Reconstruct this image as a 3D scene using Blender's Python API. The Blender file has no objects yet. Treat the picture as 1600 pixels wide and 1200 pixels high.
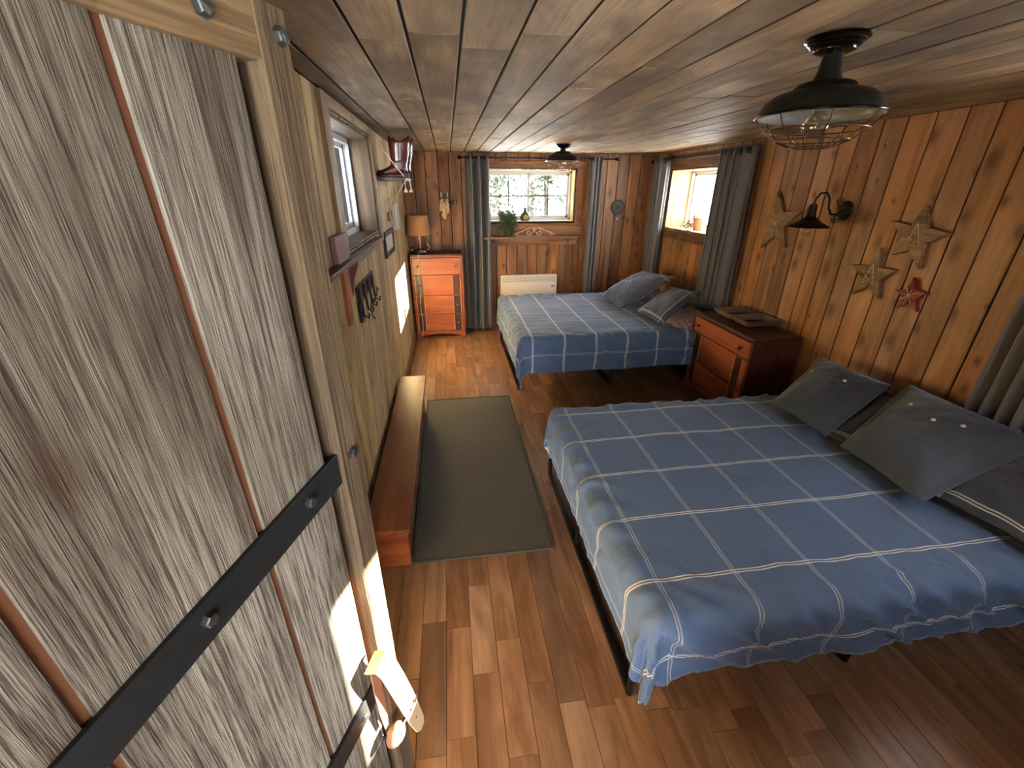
import bpy, math, random
from mathutils import Vector, Matrix, noise as mn
random.seed(7)
PI = math.pi
SC = bpy.context.scene
COL = SC.collection
# ------------------------------------------------------------------ camera
cam = bpy.data.cameras.new('camera'); camo = bpy.data.objects.new('camera', cam); COL.objects.link(camo)
cam.sensor_fit = 'HORIZONTAL'; cam.sensor_width = 36; cam.lens = 667.0 / 1600 * 36; cam.clip_start = .02; cam.clip_end = 200
cx = Vector((.99030224, -.13891713, .001874)); cy = Vector((.05636325, .41405396, .90850564)); cz = Vector((-.12698293, -.89958955, .41786838))
camo.matrix_world = Matrix(((cx[0], cy[0], cz[0], 0), (cx[1], cy[1], cz[1], 0), (cx[2], cy[2], cz[2], 1.76), (0, 0, 0, 1)))
SC.camera = camo
# ------------------------------------------------------------------ view, sky, sun
SC.view_settings.view_transform = 'Standard'; SC.view_settings.look = 'None'; SC.view_settings.gamma = 1
SC.view_settings.use_curve_mapping = False; SC.view_settings.exposure = 1.52
w = bpy.data.worlds.new('world'); SC.world = w; w.use_nodes = True
bg = w.node_tree.nodes['Background']; bg.inputs[0].default_value = (.93, .96, 1.0, 1); bg.inputs[1].default_value = 7.0
sl = bpy.data.lights.new('sun', 'SUN'); so = bpy.data.objects.new('sun', sl); COL.objects.link(so)
sl.energy = 95; sl.angle = .012; sl.color = (1, .9, .74)
so.rotation_euler = Vector((-3.16, -.2, -.83)).to_track_quat('-Z', 'Y').to_euler(); so.location = (6, 1, 4)
SC.cycles.max_bounces = 7; SC.cycles.diffuse_bounces = 5; SC.cycles.glossy_bounces = 3; SC.cycles.transparent_max_bounces = 8
SC.cycles.sample_clamp_indirect = 8; SC.cycles.caustics_reflective = False; SC.cycles.caustics_refractive = False
def portal(loc, d, sx, sy):
    l = bpy.data.lights.new('portal', 'AREA'); o = bpy.data.objects.new('portal', l); COL.objects.link(o)
    l.shape = 'RECTANGLE'; l.size = sx; l.size_y = sy; l.cycles.is_portal = True
    o.location = loc; o.rotation_euler = Vector(d).to_track_quat('-Z', 'Y').to_euler()
portal((1.03, 5.92, 1.67), (0, -1, 0), 1.2, .66)
portal((3.0, 4.73, 1.64), (-1, 0, 0), 1.15, .7)
portal((3.0, 1.04, 1.64), (-1, 0, 0), .8, .7)
portal((-.74, 2.83, 1.76), (1, 0, 0), 1.15, .66)
portal((1.75, -.25, 1.6), (0, 1, 0), .85, .65)
portal((-.07, -.3, 1.02), (0, 1, 0), .92, 2.1)
# room numbers
XL, XR, YB, YF, ZC = -.505, 2.64, 5.70, -.06, 2.135
# ------------------------------------------------------------------ materials
def nt(m):
    m.use_nodes = True; return m.node_tree, m.node_tree.nodes['Principled BSDF']
def plain(name, col, rough=.6, metal=0, spec=.5, bump=0, bscale=60, var=0):
    m = bpy.data.materials.new(name); t, b = nt(m)
    b.inputs['Base Color'].default_value = (*col, 1); b.inputs['Roughness'].default_value = rough
    b.inputs['Metallic'].default_value = metal; b.inputs['Specular IOR Level'].default_value = spec
    if bump or var:
        tc = t.nodes.new('ShaderNodeTexCoord'); n = t.nodes.new('ShaderNodeTexNoise'); n.inputs['Scale'].default_value = bscale; n.inputs['Detail'].default_value = 4
        t.links.new(tc.outputs['Object'], n.inputs['Vector'])
        if bump:
            bp = t.nodes.new('ShaderNodeBump'); bp.inputs['Strength'].default_value = bump; bp.inputs['Distance'].default_value = .004
            t.links.new(n.outputs[0], bp.inputs['Height']); t.links.new(bp.outputs[0], b.inputs['Normal'])
        if var:
            mx = t.nodes.new('ShaderNodeMix'); mx.data_type = 'RGBA'
            mx.inputs[6].default_value = (*[c * (1 - var) for c in col], 1); mx.inputs[7].default_value = (*[min(1, c * (1 + var)) for c in col], 1)
            t.links.new(n.outputs[0], mx.inputs[0]); t.links.new(mx.outputs[2], b.inputs['Base Color'])
    return m
def ramp(t, pts):
    r = t.nodes.new('ShaderNodeValToRGB'); e = r.color_ramp.elements
    while len(e) < len(pts): e.new(.5)
    for i, (p, c) in enumerate(pts):
        e[i].position = p; e[i].color = (*c, 1) if len(c) == 3 else c
    return r
def wood(name, dark, mid, light, axis='Z', across=9, along=.8, knots=.5, rough=.55, bump=.3, fibre=.35, var=.35, patch=0, pcol=(.1, .08, .06), knotcol=(.05, .022, .01), fs=110, spec=.4, kscale=1.0):
    m = bpy.data.materials.new(name); t, b = nt(m); N = t.nodes; L = t.links
    tc = N.new('ShaderNodeTexCoord'); oi = N.new('ShaderNodeObjectInfo')
    at = N.new('ShaderNodeAttribute'); at.attribute_name = 'tone'
    rs = N.new('ShaderNodeMath'); rs.operation = 'ADD'; L.new(oi.outputs['Random'], rs.inputs[0]); L.new(at.outputs['Fac'], rs.inputs[1])
    wn = N.new('ShaderNodeTexWhiteNoise'); wn.noise_dimensions = '1D'; L.new(rs.outputs[0], wn.inputs['W'])
    off = N.new('ShaderNodeVectorMath'); off.operation = 'MULTIPLY_ADD'; off.inputs[1].default_value = (19, 23, 29)
    L.new(wn.outputs['Color'], off.inputs[0]); L.new(tc.outputs['Object'], off.inputs[2])
    def mp(sa, sl_):
        s = [sa, sa, sa]; s['XYZ'.index(axis)] = sl_
        n = N.new('ShaderNodeVectorMath'); n.operation = 'MULTIPLY'; n.inputs[1].default_value = s
        L.new(off.outputs[0], n.inputs[0]); return n.outputs[0]
    def nz(vec, sc, det=4, dist=0, ro=.5):
        n = N.new('ShaderNodeTexNoise'); n.inputs['Scale'].default_value = sc; n.inputs['Detail'].default_value = det
        n.inputs['Distortion'].default_value = dist; n.inputs['Roughness'].default_value = ro; L.new(vec, n.inputs['Vector']); return n.outputs[0]
    g = nz(mp(across, along), 1, 4, 1.2, .6)
    f = nz(mp(fs, fs * .03), 1, 3, 0, .75)
    rp = ramp(t, [(.3, dark), (.5, mid), (.72, light)]); L.new(g, rp.inputs[0])
    col = rp.outputs[0]
    def mix(fac, a, c2, mode='MIX', f0=None):
        x = N.new('ShaderNodeMix'); x.data_type = 'RGBA'; x.blend_type = mode
        if f0 is None: L.new(fac, x.inputs[0])
        else: x.inputs[0].default_value = f0
        L.new(a, x.inputs[6])
        if isinstance(c2, tuple): x.inputs[7].default_value = (*c2, 1)
        else: L.new(c2, x.inputs[7])
        return x.outputs[2]
    fr = ramp(t, [(.38, (.35, .32, .3)), (.55, (1, 1, 1)), (.7, (1.0, 1.0, 1.0))]); L.new(f, fr.inputs[0])
    col = mix(None, col, fr.outputs[0], 'MULTIPLY', fibre)
    if patch:
        pr = ramp(t, [(.45, (0, 0, 0)), (.62, (patch,) * 3)]); L.new(nz(mp(3.2, 2.2), 1, 3, .4), pr.inputs[0])
        col = mix(pr.outputs[0], col, pcol)
    if knots:
        v = N.new('ShaderNodeTexVoronoi'); v.voronoi_dimensions = '2D'; v.inputs['Scale'].default_value = 1; v.inputs['Randomness'].default_value = 1
        sx_ = N.new('ShaderNodeSeparateXYZ'); L.new(off.outputs[0], sx_.inputs[0]); oth = [i for i in range(3) if i != 'XYZ'.index(axis)]
        ad = N.new('ShaderNodeMath'); ad.operation = 'ADD'; L.new(sx_.outputs[oth[0]], ad.inputs[0]); L.new(sx_.outputs[oth[1]], ad.inputs[1])
        wob = nz(mp(30, 14), 1, 2); wm = N.new('ShaderNodeMath'); wm.operation = 'MULTIPLY_ADD'; wm.inputs[1].default_value = .025; L.new(wob, wm.inputs[0]); L.new(ad.outputs[0], wm.inputs[2])
        ma1 = N.new('ShaderNodeMath'); ma1.operation = 'MULTIPLY'; ma1.inputs[1].default_value = 9 * kscale; L.new(wm.outputs[0], ma1.inputs[0])
        ma2 = N.new('ShaderNodeMath'); ma2.operation = 'MULTIPLY'; ma2.inputs[1].default_value = 5 * kscale; L.new(sx_.outputs['XYZ'.index(axis)], ma2.inputs[0])
        cb = N.new('ShaderNodeCombineXYZ'); L.new(ma1.outputs[0], cb.inputs[0]); L.new(ma2.outputs[0], cb.inputs[1]); L.new(cb.outputs[0], v.inputs['Vector'])
        sc_ = N.new('ShaderNodeSeparateColor'); L.new(v.outputs['Color'], sc_.inputs[0]); gt = N.new('ShaderNodeMath'); gt.operation = 'GREATER_THAN'; gt.inputs[1].default_value = .62; L.new(sc_.outputs[0], gt.inputs[0])
        dv = N.new('ShaderNodeMath'); dv.operation = 'MULTIPLY_ADD'; dv.inputs[1].default_value = 1.3; dv.inputs[2].default_value = .35; L.new(sc_.outputs[1], dv.inputs[0]); dd = N.new('ShaderNodeMath'); dd.operation = 'DIVIDE'; L.new(v.outputs['Distance'], dd.inputs[0]); L.new(dv.outputs[0], dd.inputs[1])
        kr = ramp(t, [(.07, (knots,) * 3), (.15, (knots * .55,) * 3), (.3, (0, 0, 0))]); L.new(dd.outputs[0], kr.inputs[0])
        km = N.new('ShaderNodeMath'); km.operation = 'MULTIPLY'; L.new(kr.outputs[0], km.inputs[0]); L.new(gt.outputs[0], km.inputs[1])
        col = mix(km.outputs[0], col, knotcol)
    hv = N.new('ShaderNodeHueSaturation'); sp = N.new('ShaderNodeSeparateColor'); L.new(wn.outputs['Color'], sp.inputs[0])
    mr = N.new('ShaderNodeMapRange'); mr.inputs[3].default_value = 1 - var; mr.inputs[4].default_value = 1 + var; L.new(sp.outputs[0], mr.inputs[0]); L.new(mr.outputs[0], hv.inputs['Value'])
    mr2 = N.new('ShaderNodeMapRange'); mr2.inputs[3].default_value = 1 - var * .5; mr2.inputs[4].default_value = 1 + var * .4; L.new(sp.outputs[1], mr2.inputs[0]); L.new(mr2.outputs[0], hv.inputs['Saturation'])
    L.new(col, hv.inputs['Color']); L.new(hv.outputs[0], b.inputs['Base Color'])
    bp = N.new('ShaderNodeBump'); bp.inputs['Strength'].default_value = bump; bp.inputs['Distance'].default_value = .003
    L.new(f, bp.inputs['Height']); L.new(bp.outputs[0], b.inputs['Normal'])
    b.inputs['Roughness'].default_value = rough; b.inputs['Specular IOR Level'].default_value = spec
    return m
M = {}
# barn board walls, ceiling and floor
PINE = ((.17, .080, .032), (.30, .155, .068), (.42, .235, .112))
BACK = ((.11, .045, .016), (.24, .105, .038), (.38, .18, .068))
LEFT = ((.24, .15, .060), (.46, .325, .145), (.64, .48, .24))
CEIL = ((.11, .083, .052), (.235, .178, .112), (.365, .275, .175))
M['pine'] = wood('pine_board', *PINE, across=7, knotcol=(.085, .03, .012), knots=.8, fibre=.3, bump=.25, var=.26, rough=.45, patch=.3, pcol=(.13, .05, .018))
M['back'] = wood('brown_board', *BACK, across=8, knotcol=(.06, .022, .01), knots=.7, fibre=.35, bump=.25, var=.3, rough=.5)
M['left'] = wood('tan_board', *LEFT, across=5, knots=.4, fibre=.15, bump=.25, var=.2, patch=.25, pcol=(.15, .10, .055), rough=.7)
M['ceil'] = wood('ceiling_board', *CEIL, across=7, along=1.5, knots=.25, fibre=.35, bump=.35, var=.25, patch=.65, pcol=(.085, .06, .045), rough=.65)
M['floor'] = wood('floor_plank', (.135, .074, .043), (.225, .125, .072), (.335, .198, .12), across=9, along=1.6, knots=.15, fibre=.2, bump=.04, var=.2, rough=.33, patch=.3, pcol=(.10, .05, .03), fs=70)
M['grey'] = wood('weathered_plank', (.095, .078, .058), (.19, .165, .128), (.30, .27, .215), across=14, along=.9, knots=.7, fibre=1.0, bump=1.0, var=.1, patch=.4, pcol=(.085, .058, .038), rough=.9, fs=210, spec=.15, kscale=.75, knotcol=(.06, .035, .022))
M['stile'] = wood('door_frame_wood', (.045, .027, .014), (.105, .068, .034), (.17, .115, .06), across=16, knots=.5, fibre=.8, bump=.8, var=.05, rough=.8, fs=150)
M['stileX'] = wood('door_rail_wood', (.09, .048, .02), (.18, .11, .046), (.26, .165, .078), axis='X', across=16, knots=.5, fibre=.5, bump=.5, var=.05, rough=.8, fs=120)
M['core'] = plain('orange_core_board', (.15, .055, .018), .8, bump=.3)
M['casX'] = wood('casing_x', *BACK, axis='X', across=10, knots=.4, var=.1)
M['casY'] = wood('casing_y', (.06, .03, .015), (.15, .075, .035), (.24, .13, .06), axis='Y', across=10, knots=.4, var=.1)
M['casZ'] = wood('casing_z', *BACK, axis='Z', across=10, knots=.4, var=.1)
M['lcasY'] = wood('left_casing_y', (.13, .08, .04), (.26, .17, .085), (.38, .26, .14), axis='Y', across=12, knots=.4, var=.08, fibre=.6)
M['lcasZ'] = wood('left_casing_z', (.13, .08, .04), (.26, .17, .085), (.38, .26, .14), axis='Z', across=12, knots=.4, var=.08, fibre=.6)
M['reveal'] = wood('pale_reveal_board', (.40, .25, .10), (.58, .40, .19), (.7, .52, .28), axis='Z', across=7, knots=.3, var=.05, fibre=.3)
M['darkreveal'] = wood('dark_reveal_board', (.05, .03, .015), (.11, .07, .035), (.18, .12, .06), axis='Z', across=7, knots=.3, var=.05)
M['redY'] = wood('red_brown_paint_y', (.05, .018, .014), (.10, .038, .028), (.17, .07, .05), axis='Y', knots=0, var=.08, fibre=.2, rough=.4)
M['bench'] = wood('bench_top_wood', (.10, .032, .014), (.18, .065, .028), (.27, .11, .05), axis='Y', knots=.15, var=.05, fibre=.2, rough=.36, patch=.25, pcol=(.25, .14, .09))
M['cherry'] = wood('cherry_veneer', (.17, .042, .014), (.30, .085, .027), (.42, .15, .05), axis='X', across=6, knots=0, var=.06, fibre=.25, rough=.32, fs=60)
M['cherryd'] = wood('cherry_veneer_dark', (.17, .042, .016), (.31, .085, .032), (.42, .13, .05), axis='X', across=6, knots=0, var=.06, fibre=.25, rough=.3, fs=60)
M['walnut'] = wood('walnut_strip', (.02, .009, .005), (.05, .02, .011), (.09, .04, .02), axis='Z', across=14, knots=0, var=.1, rough=.35)
M['mahog'] = wood('dark_side_wood', (.035, .012, .010), (.065, .022, .018), (.10, .035, .028), axis='Z', across=8, knots=0, var=.05, rough=.4)
M['shelf'] = wood('shelf_wood', (.10, .04, .018), (.2, .085, .04), (.30, .15, .075), axis='X', across=10, knots=.2, var=.05, rough=.4)
M['star'] = wood('star_lath', (.10, .075, .05), (.22, .16, .10), (.33, .25, .16), axis='Y', across=14, knots=.2, var=.25, fibre=.5, rough=.8, fs=160)
M['starred'] = wood('red_star_wood', (.16, .02, .02), (.28, .05, .045), (.38, .12, .10), axis='Y', across=14, knots=0, var=.2, fibre=.5, rough=.7, fs=160)
M['pinkwood'] = plain('dusty_pink_paint', (.25, .14, .12), .6, bump=.2, var=.1)
M['iron'] = plain('black_iron', (.014, .014, .014), .38, .6, bump=.15, bscale=120)
M['strap'] = plain('black_strap_steel', (.022, .024, .024), .42, .5, bump=.12, bscale=90, var=.25)
M['bolt'] = plain('bolt_steel', (.10, .10, .10), .35, .8, bump=.2, bscale=200)
M['oil'] = plain('oil_rubbed_bronze', (.012, .009, .007), .2, .7)
M['shade'] = plain('matte_black_enamel', (.012, .013, .011), .38, .3)
M['shadein'] = plain('white_enamel_inside', (.16, .17, .175), .3)
M['wire'] = plain('copper_brown_wire', (.09, .045, .028), .3, .9)
M['white'] = plain('white_vinyl', (.5, .52, .54), .4)
M['mbar'] = plain('backlit_muntin', (.05, .05, .05), .5)  # white bars coloured dark, the backlit look is put into the colour
M['backdrop'] = plain('dark_green_backdrop', (.0015, .0028, .0024), .95, spec=0)  # near-black so the view through the left window stays dark
M['edge'] = plain('joint_shade_edge', (.02, .012, .007), .9)  # joint shade painted onto the board sides
M['heater'] = plain('white_heater_enamel', (.66, .62, .58), .4)
M['heaterd'] = plain('heater_slot_grey', (.25, .24, .23), .5)
M['cord'] = plain('cream_cord', (.62, .55, .42), .6)
M['cream'] = plain('cream_fabric', (.62, .56, .44), .8)
M['bone'] = plain('mottled_cream_glaze', (.55, .42, .24), .5, var=.45, bscale=45, bump=.4)
M['leather'] = plain('pale_tan_leather', (.58, .40, .24), .5, bump=.2)
M['leatherd'] = plain('brown_leather_back', (.24, .11, .06), .6, bump=.3)
M['boot'] = plain('oxblood_boot_leather', (.075, .014, .012), .25, spec=.7, bump=.15, bscale=30, var=.3)
M['boots2'] = plain('boot_sole', (.05, .03, .02), .6)
M['jug'] = plain('olive_stoneware', (.07, .065, .035), .25, var=.4, bscale=20)
M['potg'] = plain('green_glazed_pot', (.05, .085, .05), .35, var=.3, bscale=15)
M['leaf'] = plain('leaf_green', (.055, .10, .03), .55, var=.5, bscale=8)
M['dryleaf'] = plain('dried_foliage', (.16, .13, .07), .8, var=.4, bscale=12)
M['terra'] = plain('pale_terracotta', (.42, .24, .15), .8, var=.2)
M['carve'] = plain('carved_pinkish_wood', (.42, .25, .18), .6, bump=.3, var=.25, bscale=40)
M['brass'] = plain('aged_brass', (.32, .22, .10), .3, .9)
M['pewter'] = plain('pewter_lamp_metal', (.16, .13, .10), .25, .9)
M['tray'] = wood('tray_wood', (.13, .10, .065), (.23, .18, .12), (.33, .27, .19), axis='X', across=9, knots=0, var=.1, fibre=.4)
M['trayin'] = plain('tray_inside', (.075, .06, .04), .7, var=.2)
M['mattress'] = plain('mattress_grey', (.10, .10, .11), .9)
M['snow'] = plain('snow', (.75, .78, .82), .8)
M['bark'] = plain('bark', (.03, .026, .02), .9, var=.4)
M['needles'] = plain('snowy_needles', (.03, .045, .022), .9, var=.6, bscale=3)
M['photo'] = plain('faded_print', (.55, .47, .38), .5, var=.4, bscale=25)
M['frost'] = plain('white_painted_panel', (.62, .62, .54), .6, var=.15, bscale=30)
M['slate'] = plain('slate_backing', (.012, .009, .007), .9)
M['webgrey'] = plain('grey_felt_web', (.10, .10, .11), .8)
M['pom'] = plain('pinkish_cream', (.5, .33, .24), .7)
# rug
def rugmat():
    m = bpy.data.materials.new('ribbed_mat'); t, b = nt(m); N = t.nodes; L = t.links
    tc = N.new('ShaderNodeTexCoord'); n = N.new('ShaderNodeTexNoise'); n.inputs['Scale'].default_value = 260; n.inputs['Detail'].default_value = 2
    L.new(tc.outputs['Object'], n.inputs['Vector']); r = ramp(t, [(.3, (.032, .031, .024)), (.7, (.10, .097, .078))]); L.new(n.outputs[0], r.inputs[0])
    L.new(r.outputs[0], b.inputs['Base Color']); bp = N.new('ShaderNodeBump'); bp.inputs['Strength'].default_value = .6; bp.inputs['Distance'].default_value = .003
    L.new(n.outputs[0], bp.inputs['Height']); L.new(bp.outputs[0], b.inputs['Normal']); b.inputs['Roughness'].default_value = .62; return m
M['rug'] = rugmat(); M['rugedge'] = plain('mat_binding', (.05, .048, .038), .7)
def shademat():
    m = bpy.data.materials.new('tan_lamp_shade'); t, b = nt(m)
    b.inputs['Base Color'].default_value = (.40, .22, .11, 1); b.inputs['Roughness'].default_value = .9
    n = t.nodes.new('ShaderNodeTexNoise'); n.inputs['Scale'].default_value = 300
    bp = t.nodes.new('ShaderNodeBump'); bp.inputs['Strength'].default_value = .2; t.links.new(n.outputs[0], bp.inputs['Height']); t.links.new(bp.outputs[0], b.inputs['Normal'])
    return m
M['lshade'] = shademat()
def glassmat(name, tint=(1, 1, 1)):
    m = bpy.data.materials.new(name); m.use_nodes = True; t = m.node_tree; t.nodes.clear()
    o = t.nodes.new('ShaderNodeOutputMaterial'); tr = t.nodes.new('ShaderNodeBsdfTransparent'); tr.inputs[0].default_value = (*tint, 1)
    gl = t.nodes.new('ShaderNodeBsdfGlossy'); gl.inputs['Roughness'].default_value = .03
    lw = t.nodes.new('ShaderNodeLayerWeight'); lw.inputs[0].default_value = .2; pw = t.nodes.new('ShaderNodeMath'); pw.operation = 'POWER'; pw.inputs[1].default_value = 2; t.links.new(lw.outputs['Facing'], pw.inputs[0])
    fr = t.nodes.new('ShaderNodeMath'); fr.operation = 'MULTIPLY_ADD'; fr.inputs[1].default_value = .10; fr.inputs[2].default_value = .02; t.links.new(pw.outputs[0], fr.inputs[0]); mx = t.nodes.new('ShaderNodeMixShader')
    t.links.new(fr.outputs[0], mx.inputs[0]); t.links.new(tr.outputs[0], mx.inputs[1]); t.links.new(gl.outputs[0], mx.inputs[2]); t.links.new(mx.outputs[0], o.inputs[0]); return m
M['glass'] = glassmat('window_glass'); M['bulb'] = glassmat('bulb_glass', (.92, .88, .74))
for n_ in M['bulb'].node_tree.nodes:
    if n_.type == 'MATH' and n_.operation == 'MULTIPLY_ADD': n_.inputs[1].default_value = .9; n_.inputs[2].default_value = .22
def clothmat(name, base, sx=.293, sy=.30, u0=0, v0=0, wide=1.0, stripe=(.70, .70, .62), fs=(.55, 1.0), plaid=True):
    m = bpy.data.materials.new(name); t, b = nt(m); N = t.nodes; L = t.links
    uv = N.new('ShaderNodeUVMap'); uv.uv_map = 'UVMap'; sp = N.new('ShaderNodeSeparateXYZ'); L.new(uv.outputs[0], sp.inputs[0])
    def ma(op, a, c=None, d=None):
        n = N.new('ShaderNodeMath'); n.operation = op
        for i, x in enumerate((a, c, d)):
            if x is None: continue
            if isinstance(x, (int, float)): n.inputs[i].default_value = x
            else: L.new(x, n.inputs[i])
        return n.outputs[0]
    def line(s, p, o):
        q = ma('MULTIPLY', ma('SUBTRACT', ma('FRACT', ma('ADD', ma('DIVIDE', ma('SUBTRACT', s, o), p), .5)), .5), p)
        e = ma('ABSOLUTE', ma('SUBTRACT', ma('ABSOLUTE', q), .0062 * wide))
        return ma('LESS_THAN', e, .0028 * wide)
    lx = line(sp.outputs[0], sx, u0); ly = line(sp.outputs[1], sy, v0)
    k = ma('MAXIMUM', ma('MULTIPLY', lx, fs[0]), ma('MULTIPLY', ly, fs[1]))
    n = N.new('ShaderNodeTexNoise'); n.inputs['Scale'].default_value = 6; n.inputs['Detail'].default_value = 3; L.new(uv.outputs[0], n.inputs['Vector'])
    bs = N.new('ShaderNodeMix'); bs.data_type = 'RGBA'; bs.inputs[6].default_value = (*[c * .85 for c in base], 1); bs.inputs[7].default_value = (*[c * 1.15 for c in base], 1); L.new(n.outputs[0], bs.inputs[0])
    mx = N.new('ShaderNodeMix'); mx.data_type = 'RGBA'; mx.inputs[7].default_value = (*stripe, 1); L.new(bs.outputs[2], mx.inputs[6])
    if plaid: L.new(k, mx.inputs[0])
    else: mx.inputs[0].default_value = 0
    L.new(mx.outputs[2], b.inputs['Base Color']); b.inputs['Roughness'].default_value = .75
    b.inputs['Sheen Weight'].default_value = .35; b.inputs['Sheen Roughness'].default_value = .4; b.inputs['Sheen Tint'].default_value = (.6, .75, 1, 1)
    n2 = N.new('ShaderNodeTexNoise'); n2.inputs['Scale'].default_value = 9; n2.inputs['Detail'].default_value = 6; n2.inputs['Distortion'].default_value = 1.5; L.new(uv.outputs[0], n2.inputs['Vector'])
    bp = N.new('ShaderNodeBump'); bp.inputs['Strength'].default_value = .35; bp.inputs['Distance'].default_value = .02; L.new(n2.outputs[0], bp.inputs['Height']); L.new(bp.outputs[0], b.inputs['Normal'])
    return m
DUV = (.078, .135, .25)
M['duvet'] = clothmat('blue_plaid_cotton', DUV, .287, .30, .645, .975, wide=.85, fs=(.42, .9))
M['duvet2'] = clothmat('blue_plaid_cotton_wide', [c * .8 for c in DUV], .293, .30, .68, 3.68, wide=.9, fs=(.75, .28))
M['sham'] = clothmat('dark_blue_sham', (.035, .05, .07), plaid=False)
M['sham2'] = clothmat('dark_navy_sham', (.012, .017, .042), .9, .9, .52, .52, wide=.6, fs=(.4, .5))
M['shamp'] = clothmat('striped_sham', (.024, .034, .048), .46, .46, .08, .50, wide=.75, fs=(.7, .6))
M['flannel'] = clothmat('red_flannel_plaid', (.20, .03, .02), .06, .06, 0, 0, wide=1.9, stripe=(.4, .38, .32), fs=(.7, .7))
def curtmat():
    m = bpy.data.materials.new('slate_curtain_fabric'); t, b = nt(m); b.inputs['Base Color'].default_value = (.12, .125, .135, 1); b.inputs['Roughness'].default_value = .5
    b.inputs['Sheen Weight'].default_value = .3
    tr = t.nodes.new('ShaderNodeBsdfTranslucent'); tr.inputs[0].default_value = (.2, .22, .26, 1); mx = t.nodes.new('ShaderNodeMixShader'); mx.inputs[0].default_value = .15
    o = t.nodes['Material Output']; t.links.new(b.outputs[0], mx.inputs[1]); t.links.new(tr.outputs[0], mx.inputs[2]); t.links.new(mx.outputs[0], o.inputs[0]); return m
M['curtain'] = curtmat()
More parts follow.
